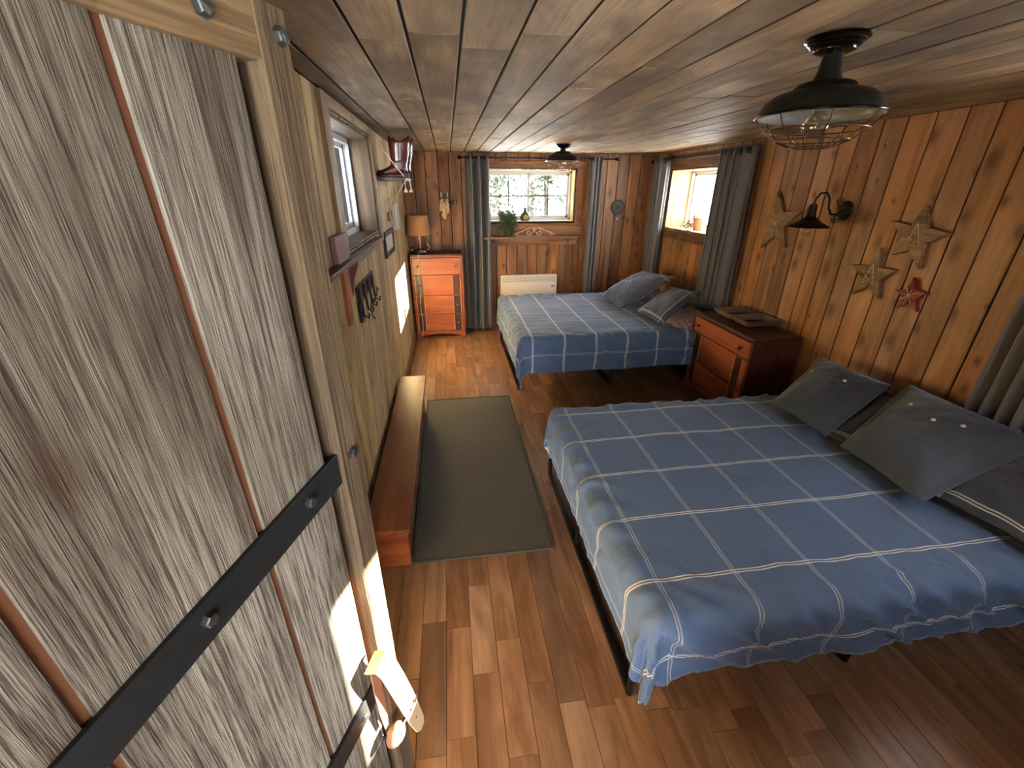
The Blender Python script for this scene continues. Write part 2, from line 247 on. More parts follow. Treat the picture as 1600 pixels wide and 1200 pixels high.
# ------------------------------------------------------------------ mesh helpers
ORG = {}
class MB:
    def __init__(s): s.v = []; s.f = []; s.uv = []; s.mi = []; s.cur = 0
    def add(s, vs, fs):
        n = len(s.v); s.v += [Vector(p) for p in vs]; s.f += [tuple(i + n for i in f) for f in fs]; s.mi += [s.cur] * len(fs); return s
    def box(s, a, b):
        (x0, y0, z0), (x1, y1, z1) = [min(p, q) for p, q in zip(a, b)], [max(p, q) for p, q in zip(a, b)]
        return s.add([(x0, y0, z0), (x1, y0, z0), (x1, y1, z0), (x0, y1, z0), (x0, y0, z1), (x1, y0, z1), (x1, y1, z1), (x0, y1, z1)],
                     [(0, 3, 2, 1), (4, 5, 6, 7), (0, 1, 5, 4), (1, 2, 6, 5), (2, 3, 7, 6), (3, 0, 4, 7)])
    def prism(s, poly, off, cap=True):
        n = len(poly); off = Vector(off); P = [Vector(p) for p in poly]
        fs = [(i, (i + 1) % n, (i + 1) % n + n, i + n) for i in range(n)]
        if cap: fs += [tuple(range(n - 1, -1, -1)), tuple(range(n, 2 * n))]
        return s.add(P + [p + off for p in P], fs)
    def tube(s, pts, r, n=8, cap=True):
        pts = [Vector(p) for p in pts]; k = len(pts); rr = r if isinstance(r, (list, tuple)) else [r] * k
        vs = []; up = None
        for i, p in enumerate(pts):
            d = (pts[min(i + 1, k - 1)] - pts[max(i - 1, 0)]); d = d.normalized() if d.length > 1e-9 else Vector((0, 0, 1))
            if up is None: up = d.orthogonal().normalized()
            else:
                up = up - d * up.dot(d); up = up.normalized() if up.length > 1e-6 else d.orthogonal().normalized()
            sd = d.cross(up)
            for j in range(n):
                a = 2 * PI * j / n; vs.append(p + (up * math.cos(a) + sd * math.sin(a)) * rr[i])
        fs = [(i * n + j, i * n + (j + 1) % n, (i + 1) * n + (j + 1) % n, (i + 1) * n + j) for i in range(k - 1) for j in range(n)]
        if cap: fs += [tuple(range(n - 1, -1, -1)), tuple((k - 1) * n + j for j in range(n))]
        return s.add(vs, fs)
    def ring(s, c, ax, R, r, n=32, m=6):
        c = Vector(c); ax = Vector(ax).normalized(); u = ax.orthogonal().normalized(); v = ax.cross(u); vs = []
        for i in range(n):
            a = 2 * PI * i / n; d = u * math.cos(a) + v * math.sin(a)
            for j in range(m):
                b = 2 * PI * j / m; vs.append(c + d * (R + r * math.cos(b)) + ax * r * math.sin(b))
        return s.add(vs, [(i * m + j, ((i + 1) % n) * m + j, ((i + 1) % n) * m + (j + 1) % m, i * m + (j + 1) % m) for i in range(n) for j in range(m)])
    def lathe(s, c, prof, n=32, ax=(0, 0, 1), sx=1, sy=1):
        c = Vector(c); ax = Vector(ax).normalized()
        u = Vector((1, 0, 0)) if abs(ax.z) > .99 else ax.orthogonal().normalized(); v = ax.cross(u); vs = []
        for (r, h) in prof:
            for j in range(n):
                a = 2 * PI * j / n; vs.append(c + ax * h + (u * math.cos(a) * sx + v * math.sin(a) * sy) * max(r, 1e-4))
        k = len(prof); fs = [(i * n + j, i * n + (j + 1) % n, (i + 1) * n + (j + 1) % n, (i + 1) * n + j) for i in range(k - 1) for j in range(n)]
        return s.add(vs, fs)
    def ball(s, c, r, n=12, sc=(1, 1, 1)):
        k = n // 2 + 1; vs = []
        for i in range(k):
            t = PI * i / (k - 1)
            for j in range(n):
                a = 2 * PI * j / n; vs.append(Vector(c) + Vector((max(math.sin(t), 1e-3) * math.cos(a) * sc[0], max(math.sin(t), 1e-3) * math.sin(a) * sc[1], -math.cos(t) * sc[2])) * r)
        return s.add(vs, [(i * n + j, i * n + (j + 1) % n, (i + 1) * n + (j + 1) % n, (i + 1) * n + j) for i in range(k - 1) for j in range(n)])
    def xf(s, Mx, start=0):
        for i in range(start, len(s.v)): s.v[i] = Mx @ s.v[i]
        return s
    def build(s, name, mat, parent=None, origin=None, smooth=False, bevel=0):
        if parent is not None: org = ORG[parent]
        else:
            if origin is None:
                k = len(s.v); origin = (sum(p.x for p in s.v) / k, sum(p.y for p in s.v) / k, min(p.z for p in s.v))
            org = Vector(origin)
        me = bpy.data.meshes.new(name); me.from_pydata([tuple(p - org) for p in s.v], [], s.f)
        for mm in (mat if isinstance(mat, (list, tuple)) else [mat]): me.materials.append(mm)
        me.polygons.foreach_set('material_index', s.mi)
        if smooth: me.polygons.foreach_set('use_smooth', [True] * len(s.f))
        if s.uv:
            ul = me.uv_layers.new(name='UVMap'); fl = []
            for p in me.polygons:
                for vi in p.vertices: fl += list(s.uv[vi])
            ul.data.foreach_set('uv', fl)
        me.update()
        o = bpy.data.objects.new(name, me); COL.objects.link(o)
        if parent is not None: o.parent = parent
        else: o.location = org
        ORG[o] = org
        if bevel:
            bv = o.modifiers.new('bevel', 'BEVEL'); bv.width = bevel; bv.segments = 2; bv.limit_method = 'ANGLE'
        if smooth == 2:
            es = o.modifiers.new('split', 'EDGE_SPLIT'); es.split_angle = math.radians(40)
        return o
def thing(name, label, cat, loc, rot=0, group=None):
    o = bpy.data.objects.new(name, None); COL.objects.link(o); o.location = loc; o.empty_display_size = .1
    o.rotation_euler = (0, 0, rot); o['label'] = label; o['category'] = cat
    if group: o['group'] = group
    ORG[o] = Vector(loc) if not rot else Vector((0, 0, 0))      # rotated things are modelled in their own frame
    return o
def tag(o, label, cat, group=None, kind=None):
    o['label'] = label; o['category'] = cat
    if group: o['group'] = group
    if kind: o['kind'] = kind
    return o
def struct(o): o['kind'] = 'structure'; return o
def arc(c, r, a0, a1, n, u, v):
    c = Vector(c); u = Vector(u); v = Vector(v)
    return [c + u * r * math.cos(math.radians(a0 + (a1 - a0) * i / n)) + v * r * math.sin(math.radians(a0 + (a1 - a0) * i / n)) for i in range(n + 1)]
# ------------------------------------------------------------------ planks
PC = {}
def plank_mesh(wd, ln, t, c, mat):
    k = (round(wd, 3), round(ln, 3), t, c, mat.name)
    if k in PC: return PC[k]
    h = wd / 2; prof = [(-h, 0), (h, 0), (h, t - c), (h - c, t), (-h + c, t), (-h, t - c)]
    vs = [(x, y, z) for z in (0, ln) for x, y in prof]; n = 6
    fs = [(i, (i + 1) % n, (i + 1) % n + n, i + n) for i in range(n)] + [tuple(range(n - 1, -1, -1)), tuple(range(n, 2 * n))]
    me = bpy.data.meshes.new('plank'); me.from_pydata(vs, [], fs); me.materials.append(mat)
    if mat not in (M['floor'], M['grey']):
        me.materials.append(M['edge']); me.polygons[1].material_index = 1; me.polygons[5].material_index = 1  # side faces carry the painted joint shade
    me.update(); PC[k] = me; return me
ROT = {'left': (0, 0, -PI / 2), 'right': (0, 0, PI / 2), 'back': (0, 0, PI), 'front': (0, 0, 0), 'ceil': (-PI / 2, 0, 0), 'floor': (PI / 2, 0, PI)}
def plank(parent, side, u, a, ln, wd, base, mat, t=.014, c=.003, name='plank'):
    """u: centre across, a: start along its length, base: plane of the wall behind it"""
    o = bpy.data.objects.new(name, plank_mesh(wd, round(ln, 3), t, c, mat)); COL.objects.link(o); o.parent = parent
    o.rotation_euler = ROT[side]
    o.location = {'left': (base, u, a), 'right': (base, u, a), 'back': (u, base, a), 'front': (u, base, a), 'ceil': (u, a, base), 'floor': (u, a, base)}[side]
    return o
def columns(u0, u1, wd, cuts, jit=.012):
    e = [u0]; x = u0
    while x + wd * 1.5 < u1:
        x += wd + random.uniform(-jit, jit); e.append(x)
    e.append(u1)
    for c in cuts:
        e = [q for q in e if abs(q - c) > .045 or q in (u0, u1)] + [c]
    return sorted(set(e))
def clad(parent, side, u0, u1, v0, v1, wd, base, mat, opens, t=.014, g=.004, c=.004):
    es = columns(u0, u1, wd, [q for o in opens for q in o[:2]])
    for a, b in zip(es, es[1:]):
        m = (a + b) / 2; segs = [(v0, v1)]
        for (o0, o1, p0, p1) in opens:
            if o0 < m < o1:
                segs = [s for (s0, s1) in segs for s in ((s0, min(s1, p0)), (max(s0, p1), s1)) if s[1] - s[0] > .01]
        for s0, s1 in segs:
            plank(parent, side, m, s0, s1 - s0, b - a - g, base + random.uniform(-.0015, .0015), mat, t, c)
T = .014
def slabs(name, side, u0, u1, v0, v1, opens, P, th, mat):
    """wall core with openings; P(u, v, d) gives the world point, d outward from the room"""
    mb = MB(); us = sorted({u0, u1, *[q for o in opens for q in o[:2]]})
    for a, b in zip(us, us[1:]):
        m = (a + b) / 2; segs = [(v0, v1)]
        for (o0, o1, p0, p1) in opens:
            if o0 < m < o1: segs = [s for (s0, s1) in segs for s in ((s0, min(s1, p0)), (max(s0, p1), s1)) if s[1] - s[0] > .005]
        for s0, s1 in segs: mb.box(P(a, s0, T), P(b, s1, T + th))
    return struct(mb.build(name, mat, origin=(0, 0, 0)))
PB = lambda u, v, d: (u, YB + d, v)
PR = lambda u, v, d: (XR + d, u, v)
PL = lambda u, v, d: (XL - d, u, v)
PF = lambda u, v, d: (u, YF - d, v)
WB = (.46, 1.60, 1.36, 1.97); WR = (4.17, 5.28, 1.31, 1.96); WN = (.70, 1.38, 1.31, 1.96); WL = (2.27, 3.38, 1.46, 2.07)
DOOR = (-.5, .36, 0, 2.03); WF = (1.35, 2.15, 1.3, 1.9)
wall_back = slabs('wall_back', 'back', XL - .2, XR + .3, -.05, ZC + .05, [WB], PB, .2, M['slate'])
wall_right = slabs('wall_right', 'right', YF - .2, YB + T, -.05, ZC + .05, [WR, WN], PR, .3, M['slate'])
wall_left = slabs('wall_left', 'left', YF - .2, YB + T, -.05, ZC + .05, [WL], PL, .2, M['slate'])
wall_front = slabs('wall_front', 'front', XL, XR, -.05, ZC + .05, [DOOR, WF], PF, .12, M['slate'])
clad(wall_back, 'back', XL, XR, 0, ZC, .142, YB + T, M['back'], [(WB[0], WB[1], WB[2] - .02, WB[3] + .02)], g=.006)
clad(wall_right, 'right', YF, YB, 0, ZC, .150, XR + T, M['pine'], [(WR[0], WR[1], WR[2], WR[3]), (WN[0], WN[1], WN[2], WN[3])], g=.006)
clad(wall_left, 'left', YF, YB, 0, ZC, .205, XL - T, M['left'], [WL], g=.015)
clad(wall_front, 'front', DOOR[1], XR, 0, ZC, .3, YF - T, M['back'], [WF])
clad(wall_front, 'front', DOOR[0], DOOR[1], DOOR[3], ZC, .3, YF - T, M['back'], [])
ceiling = struct(MB().box((XL - .2, YF - .3, ZC + .016), (XR + .3, YB + .3, ZC + .12)).build('ceiling', M['slate'], origin=(0, 0, 0)))
x = XL; es = [x, -.417, -.224, -.083, .065, .223, .37, .521, .69, .84]
while es[-1] < XR - .2: es.append(es[-1] + random.uniform(.14, .155))
es[-1] = XR
for a, b in zip(es, es[1:]):
    y = YF; lim = YB
    while y < lim - .05:
        ln = random.uniform(.9, 2.2)
        if lim - (y + ln) < .6: ln = lim - y
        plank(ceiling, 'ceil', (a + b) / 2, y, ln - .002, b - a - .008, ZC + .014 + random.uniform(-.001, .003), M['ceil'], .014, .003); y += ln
# floor
floor = struct(MB().box((XL - .1, YF - .3, -.06), (XR + .1, YB + .1, -.004)).build('floor', M['slate'], origin=(0, 0, 0)))
fl = []; x = XL - .02
while x < XR:
    y = YF - random.uniform(.1, .6)
    while y < YB:
        ln = random.choice((.33, .42, .5, .58, .66, .74)); y1 = min(y + ln, YB); y0 = max(y, YF)
        if y1 - y0 > .02: fl.append((x + .052, y0, y1 - y0))
        y += ln
    x += .1045
fl.sort(key=lambda q: (q[0] - .4) ** 2 * 1.5 + (max(q[1] - 1.5, 0)) ** 2 + (4 if q[0] > .75 and .9 < q[1] < 5.2 and not (2.3 < q[1] < 3.5) else 0) + (3 if q[1] < .3 else 0))
rest = MB(); tones = []
for i, (x, y, ln) in enumerate(fl):
    if i < 290: plank(floor, 'floor', x, y, ln - .0015, .103, -.004, M['floor'], .004, .0012)
    else:
        rest.box((x - .0515, y, -.004), (x + .0515, y + ln - .0015, 0)); tones += [random.random()] * 6
ro = rest.build('planks', M['floor'], floor); ro['kind'] = 'stuff'
at = ro.data.attributes.new('tone', 'FLOAT', 'FACE'); at.data.foreach_set('value', tones)
struct(MB().box((XL, 3.5, 0), (XL + .018, YB - .36, .085)).build('baseboard_left', M['lcasY']))
# ------------------------------------------------------------------ windows
def window(name, P, W, d, reveal, casing, muntin, split=True, fr=.035, revmats=None):
    u0, u1, v0, v1 = W; th = .012; W0 = W; u0, u1, v0, v1 = u0 + .008, u1 - .008, v0 + .008, v1 - .008
    root = struct(MB().box(P(u0, v0, d), P(u1, v0 + fr, d + .06)).box(P(u0, v1 - fr, d), P(u1, v1, d + .06)).box(P(u0, v0, d), P(u0 + fr, v1, d + .06)).box(P(u1 - fr, v0, d), P(u1, v1, d + .06)).build(name, M['white'], origin=P((u0 + u1) / 2, v0, d)))
    a0, a1, b0, b1 = u0 + fr, u1 - fr, v0 + fr, v1 - fr; m = (a0 + a1) / 2
    sashes = [(a0, m + .015, .018), (m - .015, a1, .036)] if split else [(a0, a1, .02)]
    for s0, s1, dd in sashes:
        f = .028; q = MB()
        q.box(P(s0, b0, d + dd), P(s1, b0 + f, d + dd + .016)).box(P(s0, b1 - f, d + dd), P(s1, b1, d + dd + .016)).box(P(s0, b0, d + dd), P(s0 + f, b1, d + dd + .016)).box(P(s1 - f, b0, d + dd), P(s1, b1, d + dd + .016))
        so_ = q.build('sash', M['white'], root)
        MB().box(P(s0 + f, b0 + f, d + dd + .007), P(s1 - f, b1 - f, d + dd + .009)).build('pane', M['glass'], so_)
        if muntin:
            um = (s0 + s1) / 2; vm = (b0 + b1) / 2
            MB().box(P(um - .007, b0 + f, d + dd + .001), P(um + .007, b1 - f, d + dd + .0065)).box(P(s0 + f, vm - .007, d + dd + .001), P(s1 - f, vm + .007, d + dd + .0066)).build('muntin', M['mbar'], so_)
    for k, (p, q) in enumerate((((u0, v0), (u0 + th, v1)), ((u1 - th, v0), (u1, v1)), ((u0 + th, v1 - th), (u1 - th, v1)), ((u0 + th, v0), (u1 - th, v0 + th)))):
        MB().box(P(p[0], p[1], -T * .1), P(q[0], q[1], d + .06)).build(('reveal_board', 'reveal_board', 'head_board', 'sill_board')[k], reveal, root)
    for (nm, mat, p, q, d0) in casing:
        MB().box(P(p[0], p[1], -d0), P(q[0], q[1], 0)).build(nm, mat, root, bevel=.002)
    return root
c = WB
window('window_1', PB, WB, .13, M['reveal'], [('casing_board', M['casX'], (c[0] - .1, c[3] + .005), (c[1] + .1, 2.05), .018), ('casing_board', M['casZ'], (c[1] + .008, c[2] - .01), (c[1] + .095, c[3] + .004), .018),
    ('casing_board', M['casZ'], (c[0] - .095, c[2] - .01), (c[0] - .008, c[3] + .004), .018), ('apron_board', M['casX'], (c[0] - .1, 1.205), (c[1] + .1, c[2] - .012), .018)], True)
c = WR
window('window_2', PR, WR, .24, M['reveal'], [('casing_board', M['casY'], (c[0] - .05, c[3] + .01), (c[1] + .06, 2.10), .016), ('apron_board', M['casY'], (c[0] - .05, 1.21), (c[1] + .05, c[2] - .01), .014)], False)
window('window_3', PR, WN, .24, M['reveal'], [('casing_board', M['casY'], (WN[0] - .05, c[3] + .01), (WN[1] + .05, 2.10), .016)], False)
c = WL
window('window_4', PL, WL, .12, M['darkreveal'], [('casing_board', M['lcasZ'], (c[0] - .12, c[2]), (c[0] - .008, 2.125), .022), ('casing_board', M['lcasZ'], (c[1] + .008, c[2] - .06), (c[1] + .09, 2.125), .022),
    ('casing_board', M['lcasY'], (c[0] - .007, c[3] + .006), (c[1] + .007, 2.125), .022)], False, fr=.045)
window('fill_window', PF, WF, .07, M['reveal'], [], True)  # unseen window, added to light the bed drape and floor from behind
# sill shelf of the left window
r = thing('sill_shelf', 'dark red-brown sill shelf below the left wall window with wooden bracket', 'shelf', (XL, 2.4, 1.43))
MB().box((XL, 1.72, 1.43), (XL + .055, 3.22, 1.452)).build('board', M['redY'], r, bevel=.003)
MB().prism([(XL, 2.27, 1.43), (XL + .05, 2.27, 1.43), (XL + .045, 2.27, 1.40), (XL + .018, 2.27, 1.34), (XL, 2.27, 1.25)], (0, .03, 0)).build('bracket', M['redY'], r)
MB().box((XL, 2.34, 1.395), (XL + .03, 3.15, 1.428)).build('cleat', M['lcasY'], r)
tag(MB().box((XL, 2.08, 1.15), (XL + .016, 2.15, 1.425)).build('upright_board', M['cherryd'], bevel=.002), 'short red-brown upright board fixed to left wall under the sill shelf', 'board')
tag(MB().box((XL + .002, 1.98, 1.4525), (XL + .03, 2.2, 1.57)).build('wood_block', M['pinkwood'], bevel=.004), 'dusty pink painted block on near end of the dark sill shelf', 'block')
# ------------------------------------------------------------------ outdoors
gm = MB().box((-30, 6.2, -.5), (40, 60, .95)).box((3.4, -30, -.5), (40, 6.2, .95)).box((-30, -30, -.5), (3.4, -.5, -.08)).box((-30, -.5, -.5), (-1.2, 6.2, .7))
struct(gm.build('snow_ground', M['snow'], origin=(0, 0, 0)))
rf = MB().prism([(-1.05, -.35, 2.27), (1.1, -.35, 3.5), (3.3, -.35, 2.27), (3.3, -.35, 2.33), (1.1, -.35, 3.58), (-1.05, -.35, 2.33)], (0, 6.6, 0))
struct(rf.build('added_shade_roof', M['casY'], origin=(0, 0, 0)))  # unseen, added to throw shade on the wall outside the left window
pm = MB().box((-1.3, -2.6, 2.25), (.85, YF - .14, 2.3)).box((-1.35, -2.6, -.05), (-1.3, YF - .14, 2.3)).box((.85, -2.6, -.05), (.9, YF - .14, 2.3))
struct(pm.build('added_shade_porch', M['back'], origin=(0, 0, 0)))  # unseen porch, added to dim and warm the doorway light
def tree(x, y, h, r, label, seed):
    rnd = random.Random(seed)
    t = thing('snowy_tree', label, 'tree', (x, y, .95), group='trees outside the back window')
    MB().tube([(x, y, .95), (x + rnd.uniform(-.1, .1), y, .95 + h * .5), (x, y, .95 + h)], [r, r * .7, r * .2], 8).build('trunk', M['bark'], t)
    mb = MB(); tw = MB()
    for i in range(70):
        a = rnd.uniform(0, 2 * PI); z = .95 + rnd.uniform(.1, .95) * h; ln = rnd.uniform(.5, 1.1) * (1.15 - (z - .95) / h) * h * .24
        d = Vector((math.cos(a), math.sin(a), rnd.uniform(-.2, .35))); p0 = Vector((x, y, z)); tw.tube([p0, p0 + d * ln * .6, p0 + d * ln], [.012, .008, .003], 4)
        for k in range(26):
            c_ = p0 + d * ln * rnd.uniform(.2, 1.05) + Vector((rnd.uniform(-.1, .1), rnd.uniform(-.1, .1), rnd.uniform(-.12, .06))); s = rnd.uniform(.03, .08)
            u = Vector((rnd.uniform(-1, 1), rnd.uniform(-1, 1), rnd.uniform(-1, 1))).normalized() * s; v = u.orthogonal().normalized() * s * .5
            mb.add([c_ - u, c_ + v, c_ + u, c_ - v], [(0, 1, 2, 3)])
    tw.build('branches', M['bark'], t)['kind'] = 'stuff'; o = mb.build('foliage', M['needles'], t); o['kind'] = 'stuff'
for i, (x, y, h, r_, lab) in enumerate(((.72, 9.2, 3.4, .05, 'bare snowy tree seen through left half of the back window'), (2.1, 9.6, 3.6, .06, 'slim snowy tree seen near the right edge of the back window'),
        (1.25, 12, 4.5, .10, 'distant snowy tree seen near the middle bar of the back window'), (1.0, 10.5, 3.4, .12, 'thicker-trunked snowy tree in left half of the back window view'), (2.35, 12.5, 5, .10, 'far snowy tree at right of the back window view'))):
    tree(x, y, h, r_, lab, i)
# ------------------------------------------------------------------ rug, bench
struct(MB().box((-2.6, .5, .7), (-2.55, 22, 5.5)).build('dark_backdrop_wall', M['backdrop'], origin=(0, 0, 0)))  # added wall that darkens what the left window shows
r = thing('floor_mat', 'flat dark grey ribbed floor mat beside the low bench', 'mat', (.1, 2.6, 0))
MB().box((-.265, 1.675, .001), (.455, 3.51, .009)).build('pile', M['rug'], r, bevel=.002)
MB().box((-.28, 1.66, .001), (-.265, 3.525, .012)).box((.455, 1.66, .001), (.47, 3.525, .012)).box((-.265, 1.66, .001), (.455, 1.675, .012)).box((-.265, 3.51, .001), (.455, 3.525, .012)).build('binding', M['rugedge'], r)
r = thing('bench', 'low worn red-brown wooden bench along left wall beside the mat', 'bench', (-.37, 2.5, 0))
MB().box((-.47, 1.585, .27), (-.262, 3.42, .30)).build('seat', M['bench'], r, bevel=.004)
for y in (1.66, 3.28): MB().box((-.455, y, .001), (-.285, y + .035, .27)).build('leg', M['cherryd'], r, bevel=.002)
MB().box((-.302, 1.695, .19), (-.285, 3.28, .27)).build('apron', M['bench'], r, bevel=.002)
# ------------------------------------------------------------------ beds
def bed(name, label, x0, x1, ylo, yhi, top, legx, legy):
    r = thing(name, label, 'bed', ((x0 + x1) / 2, (ylo + yhi) / 2, 0))
    fz = .30
    for y in (legy[0], legy[1]): MB().box((x0 + .03, y - .012, fz - .035), (x1, y + .012, fz)).build('side_rail', M['iron'], r)
    for x in (x0 + .03, x1 - .03): MB().box((x - .012, legy[0], fz - .035), (x + .012, legy[1], fz)).build('end_rail', M['iron'], r)
    sl_ = MB()
    for i in range(12): x = x0 + .1 + i * (x1 - x0 - .2) / 11; sl_.box((x - .008, legy[0], fz - .01), (x + .008, legy[1], fz))
    sl_.build('slats', M['iron'], r)['kind'] = 'stuff'
    for x in legx:
        for y in (legy[0], (legy[0] + legy[1]) / 2 + .05, legy[1]): MB().tube([(x, y, fz - .03), (x, y, .002)], .014, 8).build('leg', M['iron'], r)
        MB().box((x - .014, legy[0], .002), (x + .014, legy[1], .03)).build('foot_bar', M['iron'], r, bevel=.003)
    MB().box((x0 + .035, ylo + .035, fz + .001), (x1, yhi - .035, top - .025)).build('mattress', M['mattress'], r, bevel=.04)
    return r
def wrinkle(s_, t_, seed):
    """ridged folds running down the drape; s_ along the edge, t_ down the cloth"""
    r1 = 1 - abs(mn.noise(Vector((s_ * 6.5, t_ * 1.6, seed + 11)))) * 2.6; r2 = 1 - abs(mn.noise(Vector((s_ * 15, t_ * 3.5, seed + 31)))) * 2.6
    return .036 * max(0, r1) ** 2 + .013 * max(0, r2) ** 2 - .014
def duvet(name, label, x0, x1, ylo, yhi, top, drop, mat, seed, tails, rad=.06, rip=1.0, head=0):
    """cloth laid over foot and both sides; (a, b) are its flat coordinates"""
    R = rad; ax0, by0, by1 = x0 + R, ylo + R, yhi - R; ext = drop + R * (PI / 2 - 1)
    st = .0165; na = int((x1 - ax0 + ext) / st); nb = int((by1 - by0 + 2 * ext) / st); mb = MB(); vs = []; uv = []
    for i in range(na + 1):
        a = ax0 - ext + (x1 - ax0 + ext) * i / na
        for j in range(nb + 1):
            b = by0 - ext + (by1 - by0 + 2 * ext) * j / nb
            px = max(a, ax0); py = min(max(b, by0), by1); dx = a - px; dy = b - py; d = math.hypot(dx, dy); q = Vector((a * 2.1, b * 2.1, seed))
            if d < 1e-6:
                e = min(a - ax0, b - by0, by1 - b)
                z = top + .010 * mn.noise(q * 1.3) + .005 * mn.noise(q * 3.3) - .006 * math.exp(-e * 14)
                ey = b - by0; z += .5 * wrinkle(a + ey * 1.1, -ey, seed) * math.exp(-ey * 10) + .35 * wrinkle(b + (a - ax0) * .4, -(a - ax0), seed) * math.exp(-(a - ax0) * 18)
                rg = 1 - abs(mn.noise(Vector((a * 2.2 + b * 1.7, b * 3.4 - a * .8, seed + 20)))) * 3.2; z += .0045 * max(0, rg) ** 3
                P_ = Vector((a, b, z))
            else:
                nx, ny = dx / d, dy / d; corner = abs(dx) > 1e-6 and abs(dy) > 1e-6
                if d < R * PI / 2: o_ = R * math.sin(d / R); dr = R * (1 - math.cos(d / R))
                else: o_ = R; dr = R + d - R * PI / 2
                h = min(1, dr / drop)
                sw = b if abs(dx) > abs(dy) else a
                wr = wrinkle(sw - dr * (1.1 if abs(dy) > abs(dx) else .3), dr, seed)
                s_ = b if abs(dx) > abs(dy) else a
                fold = .016 * mn.noise(Vector((s_ * 5 - h * 1.2, h * 1.1, seed + 3))) + .012 * mn.noise(Vector((s_ * 13 - h * 3.2, h * 1.6, seed + 9)))*math.sin(PI*min(1,h))*1.5 + .005 * mn.noise(Vector((s_ * 30 - h * 9, h * 3, seed)))
                o_ += rip * (h * .004 + min(1, h * 3) * fold * (1 if abs(dy) > abs(dx) else .45))
                if corner:
                    ph = math.atan2(abs(ny), abs(nx)); k_ = math.sin(2 * ph)
                    o_ += rip * h * (.012 * k_ + .035 * k_ * math.sin(ph * 6 + .8)); dr -= .01 * k_ * h
                o_ += wr * rip * min(1, h * 4) * (1.0 - .45 * h) * ((1 if dy < 0 else .35) if abs(dy) > abs(dx) else .35)
                P_ = Vector((px + nx * o_, py + ny * o_, top - dr - .006 * (1 - h) + wr * .5 * (1 - h)))
                # hem irregular
                P_.z += h * .018 * mn.noise(Vector((s_ * 2.3, seed, 1)))
                for (tx, ty, tw, tz) in tails: P_.z += tz * h * math.exp(-((P_.x - tx) ** 2 + (P_.y - ty) ** 2) / tw ** 2)
                P_.z = max(P_.z, .035)
            vs.append(P_); uv.append((a, b))
    m1 = nb + 1; fs = [(i * m1 + j, (i + 1) * m1 + j, (i + 1) * m1 + j + 1, i * m1 + j + 1) for i in range(na) for j in range(nb)]
    mb.add(vs, fs); mb.uv = uv
    o = mb.build(name, [mat, M['cream']], origin=((x0 + x1) / 2, (ylo + yhi) / 2, top - drop), smooth=True)
    sm = o.modifiers.new('thick', 'SOLIDIFY'); sm.thickness = .012; sm.offset = -1; sm.material_offset = 1; sm.material_offset_rim = 0
    return o
bed('bed', 'near low black metal platform bed standing closest to the door', .555, 2.6, .80, 2.30, .52, (.585, 1.51, 2.45), (.92, 2.30))
tag(duvet('duvet', 'blue duvet with thin white windowpane stripes on the near bed', 0.545, 2.61, .81, 2.30, .53, .265, M['duvet'], 2.0, [(.53, .76, .10, -.05)], rip=1.0), 'blue duvet with thin white windowpane stripes on the near bed', 'duvet')
bed('bed', 'far black metal platform bed below the back window', .56, 2.58, 3.56, 5.2, .55, (.585, 1.49, 2.45), (3.66, 5.08))
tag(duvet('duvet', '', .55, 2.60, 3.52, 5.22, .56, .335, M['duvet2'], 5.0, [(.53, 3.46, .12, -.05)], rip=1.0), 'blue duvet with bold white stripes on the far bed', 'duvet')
# ------------------------------------------------------------------ pillows
def pillow(name, label, P, thick, mat, flange=.03, buttons=(), seed=0, su=.6, sv=.45, group=None, lining=False, sag=0):
    """P = four world corners: lower-left, lower-right, upper-right, upper-left"""
    p00, p10, p11, p01 = [Vector(q) for q in P]; N = 26; vs = []; uv = []; nrm = ((p10 - p00).cross(p01 - p00)).normalized()
    if nrm.z < 0: nrm = -nrm
    def pt(i, j, sgn):
        u, v = i / N, j / N; a = 2 * u - 1; b = 2 * v - 1
        pinch = 1 - .07 * (1 - a * a) * abs(b) ** 3
        ins = lambda q, f: max(0, 1 - (abs(q) / (1 - f)) ** 2.6) ** .55 if abs(q) < 1 - f else 0
        hgt = ins(a, flange / su * 2) * ins(b, flange / sv * 2)
        aa = a * (1 - .05 * (1 - b * b) * abs(a) ** 4 * -1) * (1 - .04 * (1 - b * b)); bb = b * (1 - .05 * (1 - a * a))
        U, V = (aa + 1) / 2, (bb + 1) / 2
        p = p00 * (1 - U) * (1 - V) + p10 * U * (1 - V) + p11 * U * V + p01 * (1 - U) * V
        wv = .010 * mn.noise(Vector((a * 2.2 + seed, b * 2.2, seed))) + .006 * mn.noise(Vector((a * 6, b * 6 + seed, 2)))
        return p + nrm * (sgn * (thick * .5 * hgt + .004) + wv * (.4 + hgt) - sag * (a * a + b * b) * 0 )
    for sgn in (1, -1):
        for i in range(N + 1):
            for j in range(N + 1): vs.append(pt(i, j, sgn)); uv.append((i / N * su, j / N * sv))
    m1 = N + 1; K = m1 * m1; fs = []
    for i in range(N):
        for j in range(N):
            a = i * m1 + j; fs.append((a, a + m1, a + m1 + 1, a + 1)); fs.append((K + a, K + a + 1, K + a + m1 + 1, K + a + m1))
    edge = [i * m1 for i in range(m1)] + [N * m1 + j for j in range(1, m1)] + [i * m1 + N for i in range(N - 1, -1, -1)] + [j for j in range(N - 1, 0, -1)]
    for a, b in zip(edge, edge[1:] + edge[:1]): fs.append((a, a + K, b + K, b))
    mb = MB(); mb.add(vs, fs); mb.uv = uv
    o = mb.build(name, mat, smooth=True); tag(o, label, 'pillow', group)
    for (bu, bv) in buttons:
        c_ = pt(round(bu * N), round(bv * N), 1); q = MB(); q.lathe(c_, [(0, .008), (.008, .006), (.010, 0)], 12, nrm); q.build('button', M['white'], o, smooth=True)
    return o
